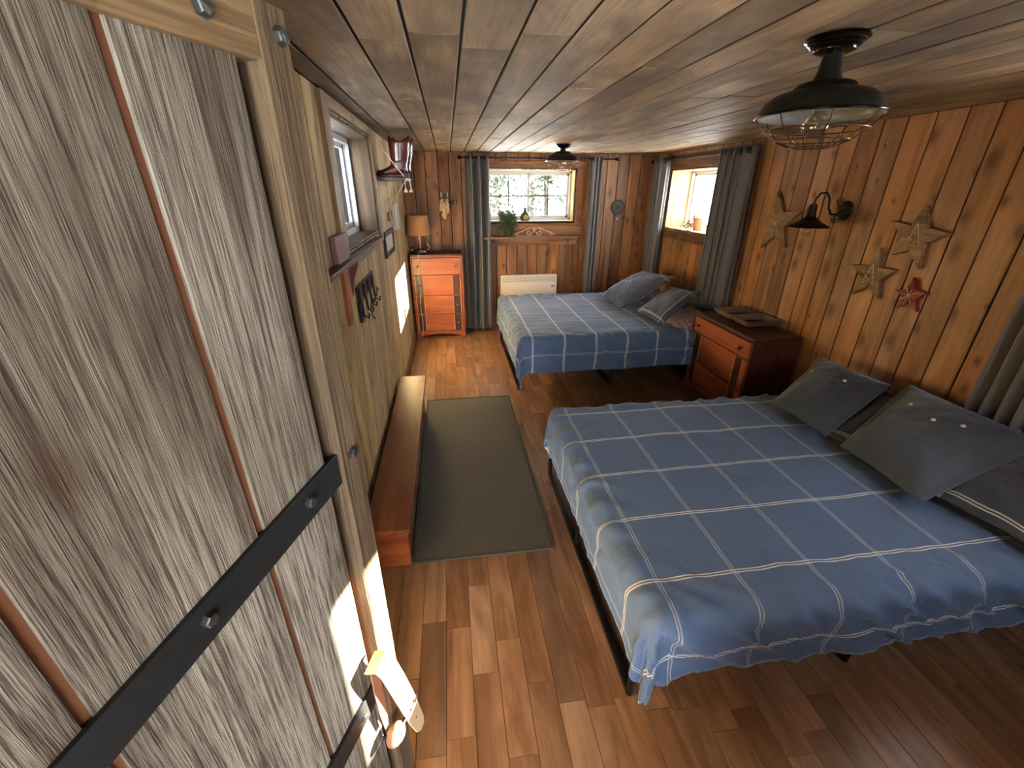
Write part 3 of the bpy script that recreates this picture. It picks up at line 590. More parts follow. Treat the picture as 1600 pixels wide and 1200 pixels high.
pillow('pillow', 'dark slate pillow with buttons at far side of the near bed head', [(1.86, 1.64, .60), (1.84, 2.02, .60), (2.50, 2.42, .70), (2.50, 1.93, .72)], .15, M['sham'], buttons=((.35, .6), (.9, .62)), seed=1, su=.5, sv=.6)
pillow('pillow', 'large dark slate pillow with one pale button at centre of near bed head', [(1.83, 1.13, .60), (1.86, 1.55, .60), (2.56, 1.88, .74), (2.56, 1.25, .76)], .17, M['sham'], buttons=((.5, .55), (.3, .6), (.78, .6)), seed=2, su=.6, sv=.6)
pillow('pillow', 'striped dark pillow wedged between the two slate pillows of near bed', [(1.93, 1.50, .565), (1.95, 1.72, .565), (2.55, 1.98, .66), (2.55, 1.60, .66)], .09, M['shamp'], seed=3, su=.32, sv=.6)
pillow('pillow', 'striped blue pillow nearest the camera at the near bed head', [(2.02, .84, .585), (1.96, 1.20, .585), (2.58, 1.50, .68), (2.60, .83, .66)], .13, M['shamp'], seed=4, su=.6, sv=.6)
pillow('pillow', 'cream pillow peeking out below the striped pillow nearest the camera', [(2.10, .80, .55), (2.08, 1.10, .55), (2.58, 1.20, .60), (2.6, .80, .60)], .05, M['cream'], seed=6, su=.6, sv=.5)
pillow('pillow', 'crumpled dark navy pillow with shiny buttons leaning on far bed', [(1.70, 4.10, .64), (1.70, 4.78, .62), (2.36, 5.12, .83), (2.40, 4.38, .89)], .17, M['sham2'], buttons=((.45, .42), (.6, .42), (.76, .42)), seed=7, su=.6, sv=.6)
pillow('pillow', 'grey-blue striped pillow with cream underside beside far bed head', [(1.88, 3.56, .62), (1.84, 4.02, .63), (2.48, 4.62, .74), (2.50, 4.02, .80)], .12, M['shamp'], seed=8, su=.6, sv=.6)
pillow('pillow', 'red flannel plaid pillow between far bed and low dresser', [(2.06, 3.56, .52), (2.02, 3.90, .54), (2.50, 4.16, .63), (2.50, 3.64, .63)], .13, M['flannel'], seed=9, su=.6, sv=.5)
# ------------------------------------------------------------------ dressers
def knob(mb, p, out, r=.013):
    mb.lathe(p, [(.005, 0), (.005, .012), (r, .018), (r, .026), (.002, .03)], 14, out)
def dresser(name, label, loc, rot, W, D, H, rows, topd, body, side, kmat, kx):
    r = thing(name, label, 'dresser', loc, rot); ORG[r] = Vector((0, 0, 0)); h = W / 2
    MB().box((-h + .012, -D + .02, .075), (h - .012, 0, H - .025)).build('carcass', side, r)
    MB().box((-h, -D, H - .025), (h, 0, H)).build('top', topd, r, bevel=.006)
    for s in (-1, 1): MB().box((s * h, -D + .012, .04), (s * (h - .014), 0, H - .026)).build('side_panel', side, r, bevel=.002)
    n = 14; poly = [(-h, 0), (-h + .06, 0)] + [(-h + .06 + (W - .12) * i / n, .022 + .022 * math.sin(PI * i / n)) for i in range(n + 1)] + [(h - .06, 0), (h, 0), (h, .085), (-h, .085)]
    MB().prism([(x, -D + .004, max(z, .001)) for x, z in poly], (0, .02, 0)).build('base_apron', body, r)
    zs = rows
    for i, (z0, z1, full) in enumerate(zs):
        o = MB().box((-h + .02, -D + .002, z0), (h - .02, -D + .03, z1 - .006)).build('drawer', body, r, bevel=.004)
        if not full:
            for s in (-1, 1):
                MB().box((s * kx - .040, -D - .0015, z0 + .003), (s * kx + .040, -D + .004, z1 - .009)).build('dark_strip', M['walnut'], o, bevel=.002)
                MB().box((s * kx - .051, -D - .003, z0 + .003), (s * kx - .043, -D + .004, z1 - .009)).box((s * kx + .043, -D - .003, z0 + .003), (s * kx + .051, -D + .004, z1 - .009)).build('bead', cherry_l, o)
        for s in (-1, 1):
            q = MB(); knob(q, (s * kx, -D - .001, (z0 + z1) / 2 - .003), (0, -1, 0)); q.build('knob', kmat, o, smooth=True)
    return r
cherry_l = wood('cherry_bead', (.4, .13, .04), (.55, .22, .08), (.65, .3, .12), axis='Z', knots=0, var=.03, rough=.3)
dresser('tall_dresser', 'tall orange-brown chest of drawers with dark knob strips under the lamp', (-.165, YB - .005, 0), 2e-5, .62, .345, 1.035, [(.80, 1.0, True), (.55, .795, False), (.31, .545, False), (.09, .305, False)], M['mahog'], M['cherry'], M['cherryd'], M['brass'], .225)
dresser('low_dresser', 'low reddish dresser with dark side between the two beds', (XR - .012, 3.165, 0), -PI / 2, .82, .415, .73, [(.56, .70, True), (.30, .555, False), (.09, .295, False)], M['mahog'], M['cherryd'], M['mahog'], M['iron'], .30)
# trays
def tray(label, x0, x1, y0, y1, z, h):
    r = thing('wooden_tray', label, 'tray', ((x0 + x1) / 2, (y0 + y1) / 2, z)); i = .035; t = .009
    MB().box((x0 + i, y0 + i, z), (x1 - i, y1 - i, z + .008)).build('base', M['trayin'], r)
    B = [(x0 + i, y0 + i), (x1 - i, y0 + i), (x1 - i, y1 - i), (x0 + i, y1 - i)]; Tp = [(x0, y0), (x1, y0), (x1, y1), (x0, y1)]
    for k in range(4):
        a, b = B[k], B[(k + 1) % 4]; c_, d = Tp[(k + 1) % 4], Tp[k]; n = Vector((b[1] - a[1], a[0] - b[0], 0)).normalized() * -t
        MB().prism([(*a, z), (*b, z), (*c_, z + h), (*d, z + h)], n).build('side', M['tray'], r)
tray('near pale wooden tray with flared sides on the low dresser', 2.31, 2.62, 2.995, 3.225, .741, .05)
tray('far pale wooden tray with flared sides on the low dresser', 2.33, 2.615, 3.235, 3.51, .7315, .05)
# ------------------------------------------------------------------ table lamp
r = thing('table_lamp', 'small table lamp with tan drum shade and curled metal base', 'lamp', (-.35, 5.5, 1.036))
MB().lathe((-.35, 5.5, 1.036), [(0, 0), (.07, 0), (.07, .012), (.055, .03), (.06, .04), (.02, .05), (0, .05)], 24, sx=1.1, sy=.8).build('base', M['pewter'], r, smooth=True)
MB().tube([(-.35, 5.5, 1.08), (-.35, 5.5, 1.30)], .006, 8).build('stem', M['cord'], r, smooth=True)
MB().tube([(-.30, 5.47, 1.07), (-.255, 5.47, 1.075), (-.235, 5.47, 1.11), (-.26, 5.47, 1.135), (-.265, 5.47, 1.165), (-.235, 5.47, 1.18), (-.225, 5.47, 1.165)], [.006, .008, .007, .007, .006, .005, .003], 8).build('swan_curl', M['pewter'], r, smooth=True)
sh = MB().lathe((-.353, 5.5, 1.245), [(.148, 0), (.118, .215), (.115, .215), (.145, 0)], 40).build('lamp_shade', M['lshade'], r, smooth=2)
MB().tube([(-.353, 5.5, 1.45), (-.353, 5.5, 1.48)], .004, 6).ball((-.353, 5.5, 1.487), .009, 8).build('finial', M['brass'], r, smooth=True)
MB().tube([(-.47, 5.5, 1.455), (-.353, 5.5, 1.455), (-.24, 5.5, 1.455)], .002, 5).build('spider', M['brass'], sh)
MB().tube([(-.36, 5.46, 1.045), (-.372, 5.36, 1.042), (-.375, 5.347, 1.01), (-.395, 5.346, .80), (-.378, 5.346, .6), (-.40, 5.346, .42), (-.385, 5.343, .2), (-.40, 5.34, .03), (-.40, 5.30, .006)], .0035, 6).build('cord', M['cord'], r, smooth=True)
tag(MB().lathe((-.455, 5.5, 1.036), [(0, 0), (.018, 0), (.022, .03), (.012, .05), (.014, .065), (0, .068)], 14).build('trinket', M['pewter'], smooth=True), 'tiny grey trinket left of the lamp on the tall dresser', 'trinket')
# ------------------------------------------------------------------ back wall objects
def hang(label):
    r = thing('wall_ornament', label, 'ornament', (-.03, YB - .02, 1.4)); y = YB - .045
    mb = MB()
    for (x0, x1, z0, z1, ra) in ((-.055, -.075, 1.64, 1.50, .026), (-.005, .01, 1.64, 1.47, .024)):
        n = 10; mb.tube([(x0 + (x1 - x0) * i / n + .006 * math.sin(i * 1.9), y, z0 + (z1 - z0) * i / n) for i in range(n + 1)], [ra * (.5 + .6 * math.sin(PI * (i + 1) / (n + 2))) for i in range(n + 1)], 10)
    mb.tube([(-.035, y - .01, 1.60 - i * .024) for i in range(9)], [.028 + .008 * math.sin(i * 2.3) for i in range(8)] + [.016], 10)
    mb.build('body', M['bone'], r, smooth=True)
    for x in (-.062, .012): MB().tube([(x, YB - .02, 1.655), (x, YB - .05, 1.66), (x, YB - .055, 1.70), (x, YB - .045, 1.715)], [.009, .009, .008, .005], 8).build('prong', M['cream'], r, smooth=True)
    MB().box((-.05, YB - .03, 1.635), (0, YB, 1.68)).build('bracket', M['iron'], r)
hang('mottled cream ornament with two pale prongs on back wall above dresser')
r = thing('coat_hook', 'dark iron wall hook on back wall left of the long curtain', 'hook', (.10, YB - .01, 1.58))
MB().box((.02, YB - .012, 1.615), (.135, YB, 1.63)).build('bar', M['redY'], r)
for x in (.035, .075, .12): MB().tube([(x, YB - .01, 1.62), (x, YB - .04, 1.60), (x, YB - .045, 1.575), (x, YB - .03, 1.568)], .005, 6).build('hook', M['iron'], r)
# shelf
r = thing('wall_shelf', 'long brown wooden shelf under the back window', 'shelf', (1.03, YB, 1.17))
MB().box((.42, YB - .15, 1.175), (1.645, YB - .019, 1.2)).build('board', M['shelf'], r, bevel=.003)
MB().box((.42, YB - .022, 1.085), (1.645, YB - .001, 1.175)).build('back_rail', M['casX'], r)
for x in (.55, 1.52): MB().prism([(x, YB - .023, 1.174), (x, YB - .11, 1.174), (x, YB - .10, 1.15), (x, YB - .04, 1.12), (x, YB - .023, 1.06)], (.022, 0, 0)).build('bracket', M['shelf'], r)
# carved scroll ornament
r = thing('carved_scroll', 'carved pinkish-brown wooden scroll crest on shelf under back window', 'ornament', (1.07, 5.6, 1.2))
Y = 5.60
def volute(cx_, cz_, r0, turns, sgn, start, n=26):
    return [(cx_ + sgn * (r0 * (1 - .75 * i / n)) * math.cos(start + turns * 2 * PI * i / n), Y, cz_ + (r0 * (1 - .75 * i / n)) * math.sin(start + turns * 2 * PI * i / n)) for i in range(n + 1)]
for s in (-1, 1):
    MB().tube(volute(1.07 + s * .065, 1.243, .036, 1.4, s, PI * .9), [.010] * 14 + [.007] * 13, 6).build('volute', M['carve'], r, smooth=True)
    MB().tube(volute(1.07 + s * .215, 1.227, .022, 1.3, -s, PI * .9), .007, 6).build('volute', M['carve'], r, smooth=True)
    q = MB().tube([(1.07 + s * .05, Y, 1.30), (1.07 + s * .10, Y, 1.285), (1.07 + s * .15, Y, 1.262), (1.07 + s * .2, Y, 1.252), (1.07 + s * .245, Y, 1.225), (1.07 + s * .27, Y, 1.212)], [.012, .012, .010, .008, .009, .005], 6)
    q.build('scroll', M['carve'], r, smooth=True)
q = MB()
for k in range(-2, 3): q.tube([(1.07, Y, 1.25), (1.07 + k * .012, Y, 1.29), (1.07 + k * .022, Y, 1.318 - abs(k) * .008)], [.006, .010, .004], 6)
q.build('crest_leaf', M['carve'], r, smooth=True)
MB().box((.84, Y - .01, 1.2005), (1.30, Y + .01, 1.209)).build('base_strip', M['carve'], r)
# jug
r = thing('stoneware_jug', 'round olive stoneware jug on the back window sill', 'jug', (.975, YB + .055, 1.36))
MB().lathe((.975, YB + .055, 1.3605), [(0, 0), (.035, 0), (.058, .025), (.064, .06), (.055, .095), (.022, .125), (.017, .16), (.022, .175), (.016, .175), (0, .17)], 28).build('body', M['jug'], r, smooth=True)
MB().tube([(.992, YB + .055, 1.52), (1.018, YB + .055, 1.505), (1.02, YB + .055, 1.48), (1.005, YB + .055, 1.462)], .005, 6).build('handle', M['jug'], r, smooth=True)
MB().lathe((.975, YB - .008, 1.42), [(0, .0), (.028, 0), (.03, -.006)], 18, (0, -1, 0)).build('medallion', M['brass'], r)
def leaves(mb, pts, rnd, n, spread, size):
    for _ in range(n):
        p = rnd.choice(pts); c_ = Vector(p) + Vector([rnd.gauss(0, spread[i]) for i in range(3)]); s = size * rnd.uniform(.6, 1.3)
        u = Vector((rnd.uniform(-1, 1), rnd.uniform(-1, .2), rnd.uniform(-1, .6))).normalized(); v = u.cross(Vector((rnd.uniform(-1, 1), rnd.uniform(-1, 1), rnd.uniform(-1, 1)))).normalized(); w_ = u.cross(v)
        mb.add([c_ - u * s, c_ + v * s * .45 - w_ * s * .1, c_ + u * s, c_ - v * s * .45 - w_ * s * .1, c_ + w_ * s * .08], [(0, 1, 4), (1, 2, 4), (2, 3, 4), (3, 0, 4)])
rnd = random.Random(3)
r = thing('potted_plant', 'green pot of trailing foliage on the back window sill', 'plant', (.74, YB + .05, 1.36))
MB().lathe((.745, YB + .05, 1.3605), [(0, 0), (.07, 0), (.105, .085), (.115, .09), (.115, .105), (.10, .105), (.095, .09), (0, .09)], 26, sx=1.1, sy=.62).build('pot', M['potg'], r, smooth=2)
q = MB(); tops = [(.745 + rnd.uniform(-.10, .10), YB + .04, 1.475) for _ in range(9)]
trail = [(.70 + rnd.uniform(-.07, .12), YB - .035 - rnd.uniform(0, .05), 1.225 + rnd.uniform(0, .17)) for _ in range(60)]
trail += [(.80 + rnd.uniform(-.03, .05), YB - .03, 1.30 + rnd.uniform(0, .12)) for _ in range(20)]
leaves(q, tops, rnd, 90, (.015, .015, .016), .022); leaves(q, trail, rnd, 620, (.016, .016, .016), .018)
o = q.build('foliage', M['leaf'], r); o['kind'] = 'stuff'
q = MB()
for i in range(9):
    x = .66 + i * .022; q.tube([(x, YB + .02, 1.47), (x - .005, YB - .03, 1.46), (x - .01 + rnd.uniform(-.02, .02), YB - .045, 1.38), (x + rnd.uniform(-.03, .03), YB - .06, 1.24 + rnd.uniform(0, .05))], .0018, 4)
q.build('stems', M['leaf'], r)
# heater
r = thing('panel_heater', 'white electric panel heater on back wall behind far bed', 'heater', (1.02, YB, .25))
MB().box((.64, YB - .065, .26), (1.40, YB - .012, .715)).build('case', M['heater'], r, bevel=.006)
q = MB()
for i in range(6): q.box((.66, YB - .067, .625 + i * .013), (1.38, YB - .064, .629 + i * .013))
q.build('grille_slot', M['heaterd'], r)['kind'] = 'stuff'
MB().box((1.325, YB - .068, .545), (1.365, YB - .064, .575)).build('control_panel', M['heaterd'], r)
MB().box((.9, YB - .012, .3), (1.14, YB - .0005, .6)).build('mounting_plate', M['iron'], r)
# round webbed ornament
r = thing('web_hoop', 'round dark webbed hoop with small pendant on the back wall corner', 'ornament', (2.17, YB - .012, 1.5))
MB().ring((2.17, YB - .012, 1.535), (0, 1, 0), .082, .006, 30, 6).build('hoop', M['iron'], r, smooth=True)
q = MB().lathe((2.17, YB - .008, 1.535), [(0, .0), (.08, 0)], 30, (0, -1, 0))
q.build('web_backing', M['webgrey'], r)
q = MB()
for k in range(8): a = k * PI / 4; q.tube([(2.17, YB - .014, 1.535), (2.17 + .08 * math.cos(a), YB - .014, 1.535 + .08 * math.sin(a))], .002, 4)
q.ring((2.17, YB - .014, 1.535), (0, 1, 0), .03, .002, 16, 4).ring((2.17, YB - .014, 1.535), (0, 1, 0), .055, .002, 20, 4).build('web', M['iron'], r)
MB().tube([(2.17, YB - .014, 1.453), (2.17, YB - .014, 1.42)], .0015, 4).build('thread', M['iron'], r)
MB().lathe((2.17, YB - .02, 1.38), [(0, 0), (.014, .003), (.015, .02), (.005, .042), (0, .043)], 12).build('pendant', M['pom'], r, smooth=True)
# ------------------------------------------------------------------ curtains
def curtain(label, a, b, z0, z1, nf, amp, nrm, seed, gath=0):
    a = Vector((*a, 0)); b = Vector((*b, 0)); nrm = Vector((*nrm, 0)); r = thing('curtain', label, 'curtain', (*((a + b) / 2)[:2], z0))
    nu = nf * 14; nv = 26; vs = []
    for j in range(nv + 1):
        v = j / nv; z = z0 + (z1 - z0) * v
        for i in range(nu + 1):
            u = i / nu; am = amp * (1 + .35 * mn.noise(Vector((u * 3, v * 2, seed)))); ph = u * nf * 2 * PI + 1.1 * mn.noise(Vector((u * 2, v * 1.1, seed + 5)))
            p = a.lerp(b, u + (.5 - u) * gath * math.sin(PI * (1 - v)) * .6) + nrm * am * math.sin(ph) + (b - a).normalized() * amp * .3 * math.sin(2 * ph); p.z = z; vs.append(p)
    m1 = nu + 1; q = MB(); q.add(vs, [(j * m1 + i, j * m1 + i + 1, (j + 1) * m1 + i + 1, (j + 1) * m1 + i) for j in range(nv) for i in range(nu)])
    o = q.build('fabric', M['curtain'], r, smooth=True); sm = o.modifiers.new('thick', 'SOLIDIFY'); sm.thickness = .003
    d = (b - a).normalized()
    for k in range(nf):
        p = a.lerp(b, (k + .5) / nf); p.z = z1 - .035; MB().ring(p, d, .022, .004, 16, 6).build('grommet', M['pewter'], r, smooth=True)
def rod(label, a, b, wallp, mat='iron'):
    a = Vector(a); b = Vector(b); r = thing('curtain_rod', label, 'curtain rod', ((a + b) / 2)[:]); MB().tube([a, b], .009, 10).build('pole', M[mat], r, smooth=True)
    d = (b - a).normalized()
    for p, s in ((a, -1), (b, 1)): MB().lathe(p, [(.01, 0), (.014, .008), (.008, .014), (.02, .028), (.02, .04), (.008, .055), (0, .057)], 14, d * s).build('finial', M['oil'], r, smooth=True)
    for t_ in (.04, .96):
        p = a.lerp(b, t_); w_ = Vector(wallp(p)); MB().tube([p, w_], .006, 6).build('bracket', M['oil'], r)
rod('dark curtain rod above the back window', (.2, YB - .12, 2.075), (2.03, YB - .12, 2.075), lambda p: (p.x, YB, p.z))
curtain('floor-length slate curtain hanging beside the tall dresser at back window', (.225, YB - .11), (.515, YB - .11), .02, 2.105, 3, .06, (0, 1), 1)
curtain('slate curtain hanging at right side of the back window behind far bed', (1.745, YB - .11), (1.885, YB - .11), .02, 2.105, 3, .05, (0, 1), 2)
rod('bright metal curtain rod above the deep right wall window', (XR - .10, 3.80, 2.05), (XR - .10, 5.58, 2.05), lambda p: (XR, p.y, p.z), 'bolt')
curtain('slate curtain in the far corner beside the right wall window', (XR - .10, 5.235), (XR - .10, 5.47), .02, 2.085, 3, .05, (1, 0), 3)
curtain('slate curtain between right wall window and the wall lamp', (XR - .09, 3.70), (XR - .09, 4.14), .02, 2.085, 4, .06, (1, 0), 4)
rod('dark curtain rod above the window beside the near bed', (XR - .10, .50, 2.05), (XR - .10, 1.66, 2.05), lambda p: (XR, p.y, p.z))
curtain('slate curtain at the head of the near bed by the picture edge', (XR - .10, 1.32), (XR - .10, 1.575), .02, 2.085, 4, .035, (1, 0), 5)
# plant in the right window
rnd = random.Random(8)
r = thing('potted_plant', 'pale pot of dried grey-green foliage on right wall window sill', 'plant', (2.76, 4.72, 1.31))
MB().lathe((2.76, 4.72, 1.3105), [(0, 0), (.05, 0), (.065, .15), (.055, .15), (.05, .14), (0, .14)], 20).build('pot', M['terra'], r, smooth=2)
q = MB(); leaves(q, [(2.73, 4.76, 1.46)] * 3 + [(2.70, 4.80, 1.40), (2.67, 4.79, 1.36), (2.62, 4.77, 1.31), (2.60, 4.76, 1.25), (2.60, 4.77, 1.20)], rnd, 420, (.022, .03, .03), .014)
q.build('foliage', M['dryleaf'], r)['kind'] = 'stuff'
# ------------------------------------------------------------------ ceiling lights
def barn_light(label, x, y, k, zr):
    r = thing('ceiling_light', label, 'ceiling light', (x, y, ZC)); c_ = (x, y, 0); zt = ZC
    MB().lathe(c_, [(0, zt), (.095 * k, zt), (.098 * k, zt - .006), (.088 * k, zt - .010), (.088 * k, zt - .013), (.078 * k, zt - .018), (.078 * k, zt - .021), (.066 * k, zt - .027), (.064 * k, zt - .031), (.04 * k, zt - .038), (0, zt - .038)], 36).build('canopy', M['oil'], r, smooth=2)
    MB().lathe(c_, [(.03 * k, zt - .036), (.033 * k, zt - .05), (.038 * k, zt - .08), (.05 * k, zr + .098 * k), (.05 * k, zr + .09 * k)], 28).build('neck', M['shade'], r, smooth=2)
    R = .208 * k; H = zr
    prof = [(.05 * k, H + .10 * k), (.085 * k, H + .098 * k), (.098 * k, H + .088 * k), (.098 * k, H + .078 * k), (.12 * k, H + .074 * k), (.155 * k, H + .064 * k), (.185 * k, H + .042 * k), (.199 * k, H + .015 * k), (.204 * k, H), (R, H - .003)]
    o = MB().lathe(c_, prof, 48).build('shade', M['shade'], r, smooth=True)
    MB().lathe(c_, [(max(p[0] - .004, .01), p[1] - .003) for p in prof] + [(R, H - .003)], 48).build('shade_lining', M['shadein'], o, smooth=True)
    MB().ring((x, y, H - .001), (0, 0, 1), R, .004 * k, 48, 8).build('rim', M['oil'], o, smooth=True)
    g = MB()
    for k_, (rr, hh) in enumerate(((.17, -.048), (.125, -.082), (.07, -.105))): g.ring((x, y, H + hh * k), (0, 0, 1), rr * k, .0022, 40, 6)
    cage = g.build('cage_ring', M['wire'], r, smooth=True)
    g = MB()
    for i in range(8):
        a = i * PI / 4 + .3; g.tube([(x + math.cos(a) * q_ * k, y + math.sin(a) * q_ * k, H + h_ * k) for q_, h_ in ((.206, 0), (.19, -.028), (.17, -.048), (.125, -.082), (.07, -.105))], .0022, 6)
    g.build('cage_rib', M['wire'], r, smooth=True)
    MB().lathe(c_, [(.0, H + .07 * k), (.02, H + .07 * k), (.02, H + .03 * k), (0, H + .03 * k)], 16).build('socket', M['oil'], r, smooth=2)
    b = MB().lathe(c_, [(.014, H + .02 * k), (.018, H + .008 * k), (.036, H - .022 * k), (.038, H - .034 * k), (.028, H - .058 * k), (.008, H - .07 * k), (0, H - .071 * k)], 24).build('bulb', M['bulb'], r, smooth=True)
    MB().tube([(x + .012 * math.cos(i * 2.4), y + .012 * math.sin(i * 2.4), H + (-.03 + .045 * ((i * 7) % 5) / 5) * k) for i in range(8)], .0012, 4).build('filament', M['brass'], b)
barn_light('large black caged barn light on ceiling above the near bed', 1.085, 1.32, .79, 1.953)
barn_light('smaller black caged barn light on ceiling in front of back window', 1.12, 4.5, .79, 1.995)
# ------------------------------------------------------------------ wall lamp
r = thing('wall_lamp', 'black gooseneck wall lamp with scrolled bracket on right wall', 'lamp', (XR, 2.76, 1.62))
MB().lathe((XR, 2.745, 1.625), [(0, .022), (.035, .02), (.055, .012), (.062, .004), (.062, 0)], 24, (-1, 0, 0)).build('back_plate', M['iron'], r, smooth=True)
MB().tube([(XR - .02, 2.745, 1.625), (XR - .05, 2.75, 1.60), (XR - .09, 2.755, 1.60), (XR - .115, 2.76, 1.64), (XR - .125, 2.765, 1.70), (XR - .15, 2.77, 1.735), (XR - .19, 2.775, 1.73), (XR - .215, 2.775, 1.695), (XR - .22, 2.775, 1.66)], .007, 8).build('gooseneck', M['iron'], r, smooth=True)
q = MB()
for s, cz_ in ((1, 1.675), (-1, 1.575)):
    MB().tube([(XR - .05 - (.03 * (1 - .7 * i / 20)) * math.cos(i * .5) * 1, 2.752, cz_ + s * (.03 * (1 - .7 * i / 20)) * math.sin(i * .5)) for i in range(21)], .003, 5).build('scroll', M['iron'], r, smooth=True)
MB().lathe((XR - .22, 2.775, 0), [(0, 1.665), (.022, 1.663), (.026, 1.645), (.03, 1.59), (.045, 1.575), (.07, 1.555), (.123, 1.525), (.126, 1.52), (.121, 1.521), (.07, 1.548), (.02, 1.565), (0, 1.565)], 36).build('shade', M['iron'], r, smooth=2)
MB().ball((XR - .22, 2.775, 1.495), .028, 14, (1, 1, 1.2)).build('bulb', M['bulb'], r, smooth=True)
# ------------------------------------------------------------------ stars
def star(label, pts, mat, twine, depth=.022):
    """pts: five tips (y, z) clockwise from the top; laths fixed on the right wall"""
    cy_ = sum(p[0] for p in pts) / 5; cz_ = sum(p[1] for p in pts) / 5; r = thing('wall_star', label, 'star', (XR, cy_, cz_)); X0 = XR - .002; X1 = XR - .028
    inn = []
    for k in range(5):
        a, b = pts[k], pts[(k + 1) % 5]; m = ((a[0] + b[0]) / 2 - cy_, (a[1] + b[1]) / 2 - cz_); L_ = math.hypot(*m); Rr = sum(math.hypot(p[0] - cy_, p[1] - cz_) for p in pts) / 5
        inn.append((cy_ + m[0] / L_ * Rr * .42, cz_ + m[1] / L_ * Rr * .42))
    for k in range(5):
        a = pts[k]; i0, i1 = inn[k - 1], inn[k]; s = .004 * (k % 2)
        MB().prism([(X0 - s, cy_, cz_), (X0 - s, *i0), (X0 - s, *a), (X0 - s, *i1)], (X1 - X0, 0, 0)).build('lath', mat, r, bevel=.0015)
    Rt = sum(math.hypot(p[0] - cy_, p[1] - cz_) for p in pts) / 5 * .42; xx = X1 - .006
    f = lambda ang, q=1: (xx, cy_ + Rt * q * math.cos(ang), cz_ + Rt * q * math.sin(ang))
    if twine == 'star': path = [f(PI / 2 + k * 4 * PI / 5) for k in range(6)]
    elif twine == 'tri': path = [f(PI / 2), f(PI * 1.25), f(.3), f(PI * .95), f(-PI * .35), f(PI / 2)]
    else: path = [p for k in range(8) for p in ((xx, cy_, cz_), f(k * PI / 4 + .2, .9 + .3 * (k % 2)))]
    MB().tube(path, .0022, 5).build('twine', M['cord'], r)
star('large weathered wooden star left of the wall lamp', [(3.40, 1.735), (3.10, 1.60), (3.17, 1.335), (3.45, 1.30), (3.52, 1.54)], M['star'], 'x')
star('upper right weathered wooden star with pale twine', [(2.205, 1.675), (2.025, 1.545), (2.12, 1.345), (2.30, 1.40), (2.38, 1.585)], M['star'], 'tri')
star('weathered wooden star directly above left of the red star', [(2.385, 1.43), (2.24, 1.32), (2.285, 1.135), (2.475, 1.125), (2.54, 1.305)], M['star'], 'star')
star('small red wooden star, lowest on the right wall', [(2.125, 1.30), (2.02, 1.235), (2.04, 1.12), (2.155, 1.115), (2.20, 1.215)], M['starred'], 'x')
# ------------------------------------------------------------------ left wall objects
def frame(name, label, y0, y1, z0, z1, fw, fm, pm, t=.02, x=XL):
    r = thing(name, label, 'picture', (x, (y0 + y1) / 2, z0))
    MB().box((x + .001, y0, z0), (x + t, y1, z0 + fw)).box((x + .001, y0, z1 - fw), (x + t, y1, z1)).box((x + .001, y0, z0 + fw), (x + t, y0 + fw, z1 - fw)).box((x + .001, y1 - fw, z0 + fw), (x + t, y1, z1 - fw)).build('frame', fm, r)
    MB().box((x + .001, y0 + fw, z0 + fw), (x + t * .5, y1 - fw, z1 - fw)).build('print', pm, r)
frame('framed_picture', 'black framed picture beneath the boot shelf on left wall', 3.56, 4.12, 1.25, 1.44, .035, M['iron'], M['photo'])
frame('small_picture', 'tiny framed picture above the black framed picture', 3.98, 4.18, 1.50, 1.565, .012, M['shelf'], M['photo'])
frame('narrow_picture', 'narrow pale panel with dark edge beside the small pictures', 4.32, 4.62, 1.40, 1.62, .012, M['frost'], M['frost'], .03)
# iron rack
r = thing('hook_rack', 'black iron key rack hanging on left wall under sill shelf', 'hook rack', (XL, 2.6, 1.2))
MB().box((XL + .001, 2.34, 1.265), (XL + .012, 2.86, 1.28)).build('top_bar', M['iron'], r)
MB().box((XL + .0005, 2.34, 1.18), (XL + .006, 2.86, 1.265)).build('back_board', M['mahog'], r)
for k in range(4):
    y = 2.36 + k * .14; z1 = 1.27
    MB().box((XL + .005, y, 1.20 - .0 * k), (XL + .02, y + .045, z1)).box((XL + .005, y - .01, 1.225), (XL + .018, y + .055, 1.24)).build('plate', M['iron'], r)
    MB().tube([(XL + .015, y + .02, 1.21), (XL + .02, y + .02, 1.12), (XL + .045, y + .02, 1.105), (XL + .05, y + .02, 1.13)], .006, 6).build('hook', M['iron'], r)
MB().box((XL + .002, 2.34, 1.09), (XL + .016, 2.42, 1.20)).build('end_plate', M['iron'], r)
r = thing('wire_hook', 'curly twisted wire hook on left wall beneath iron rack', 'hook', (XL, 2.8, 1.1))
MB().tube([(XL + .02, 2.60 + i * .0135, 1.095 + i * .0022 + .02 * math.sin(i * .9)) for i in range(26)], .0035, 6).build('wire', M['pewter'], r, smooth=True)
MB().tube([(XL + .02, 2.60, 1.095), (XL + .035, 2.56, 1.06), (XL + .05, 2.52, 1.06), (XL + .05, 2.49, 1.08)], .0035, 6).build('end_hook', M['pewter'], r, smooth=True)
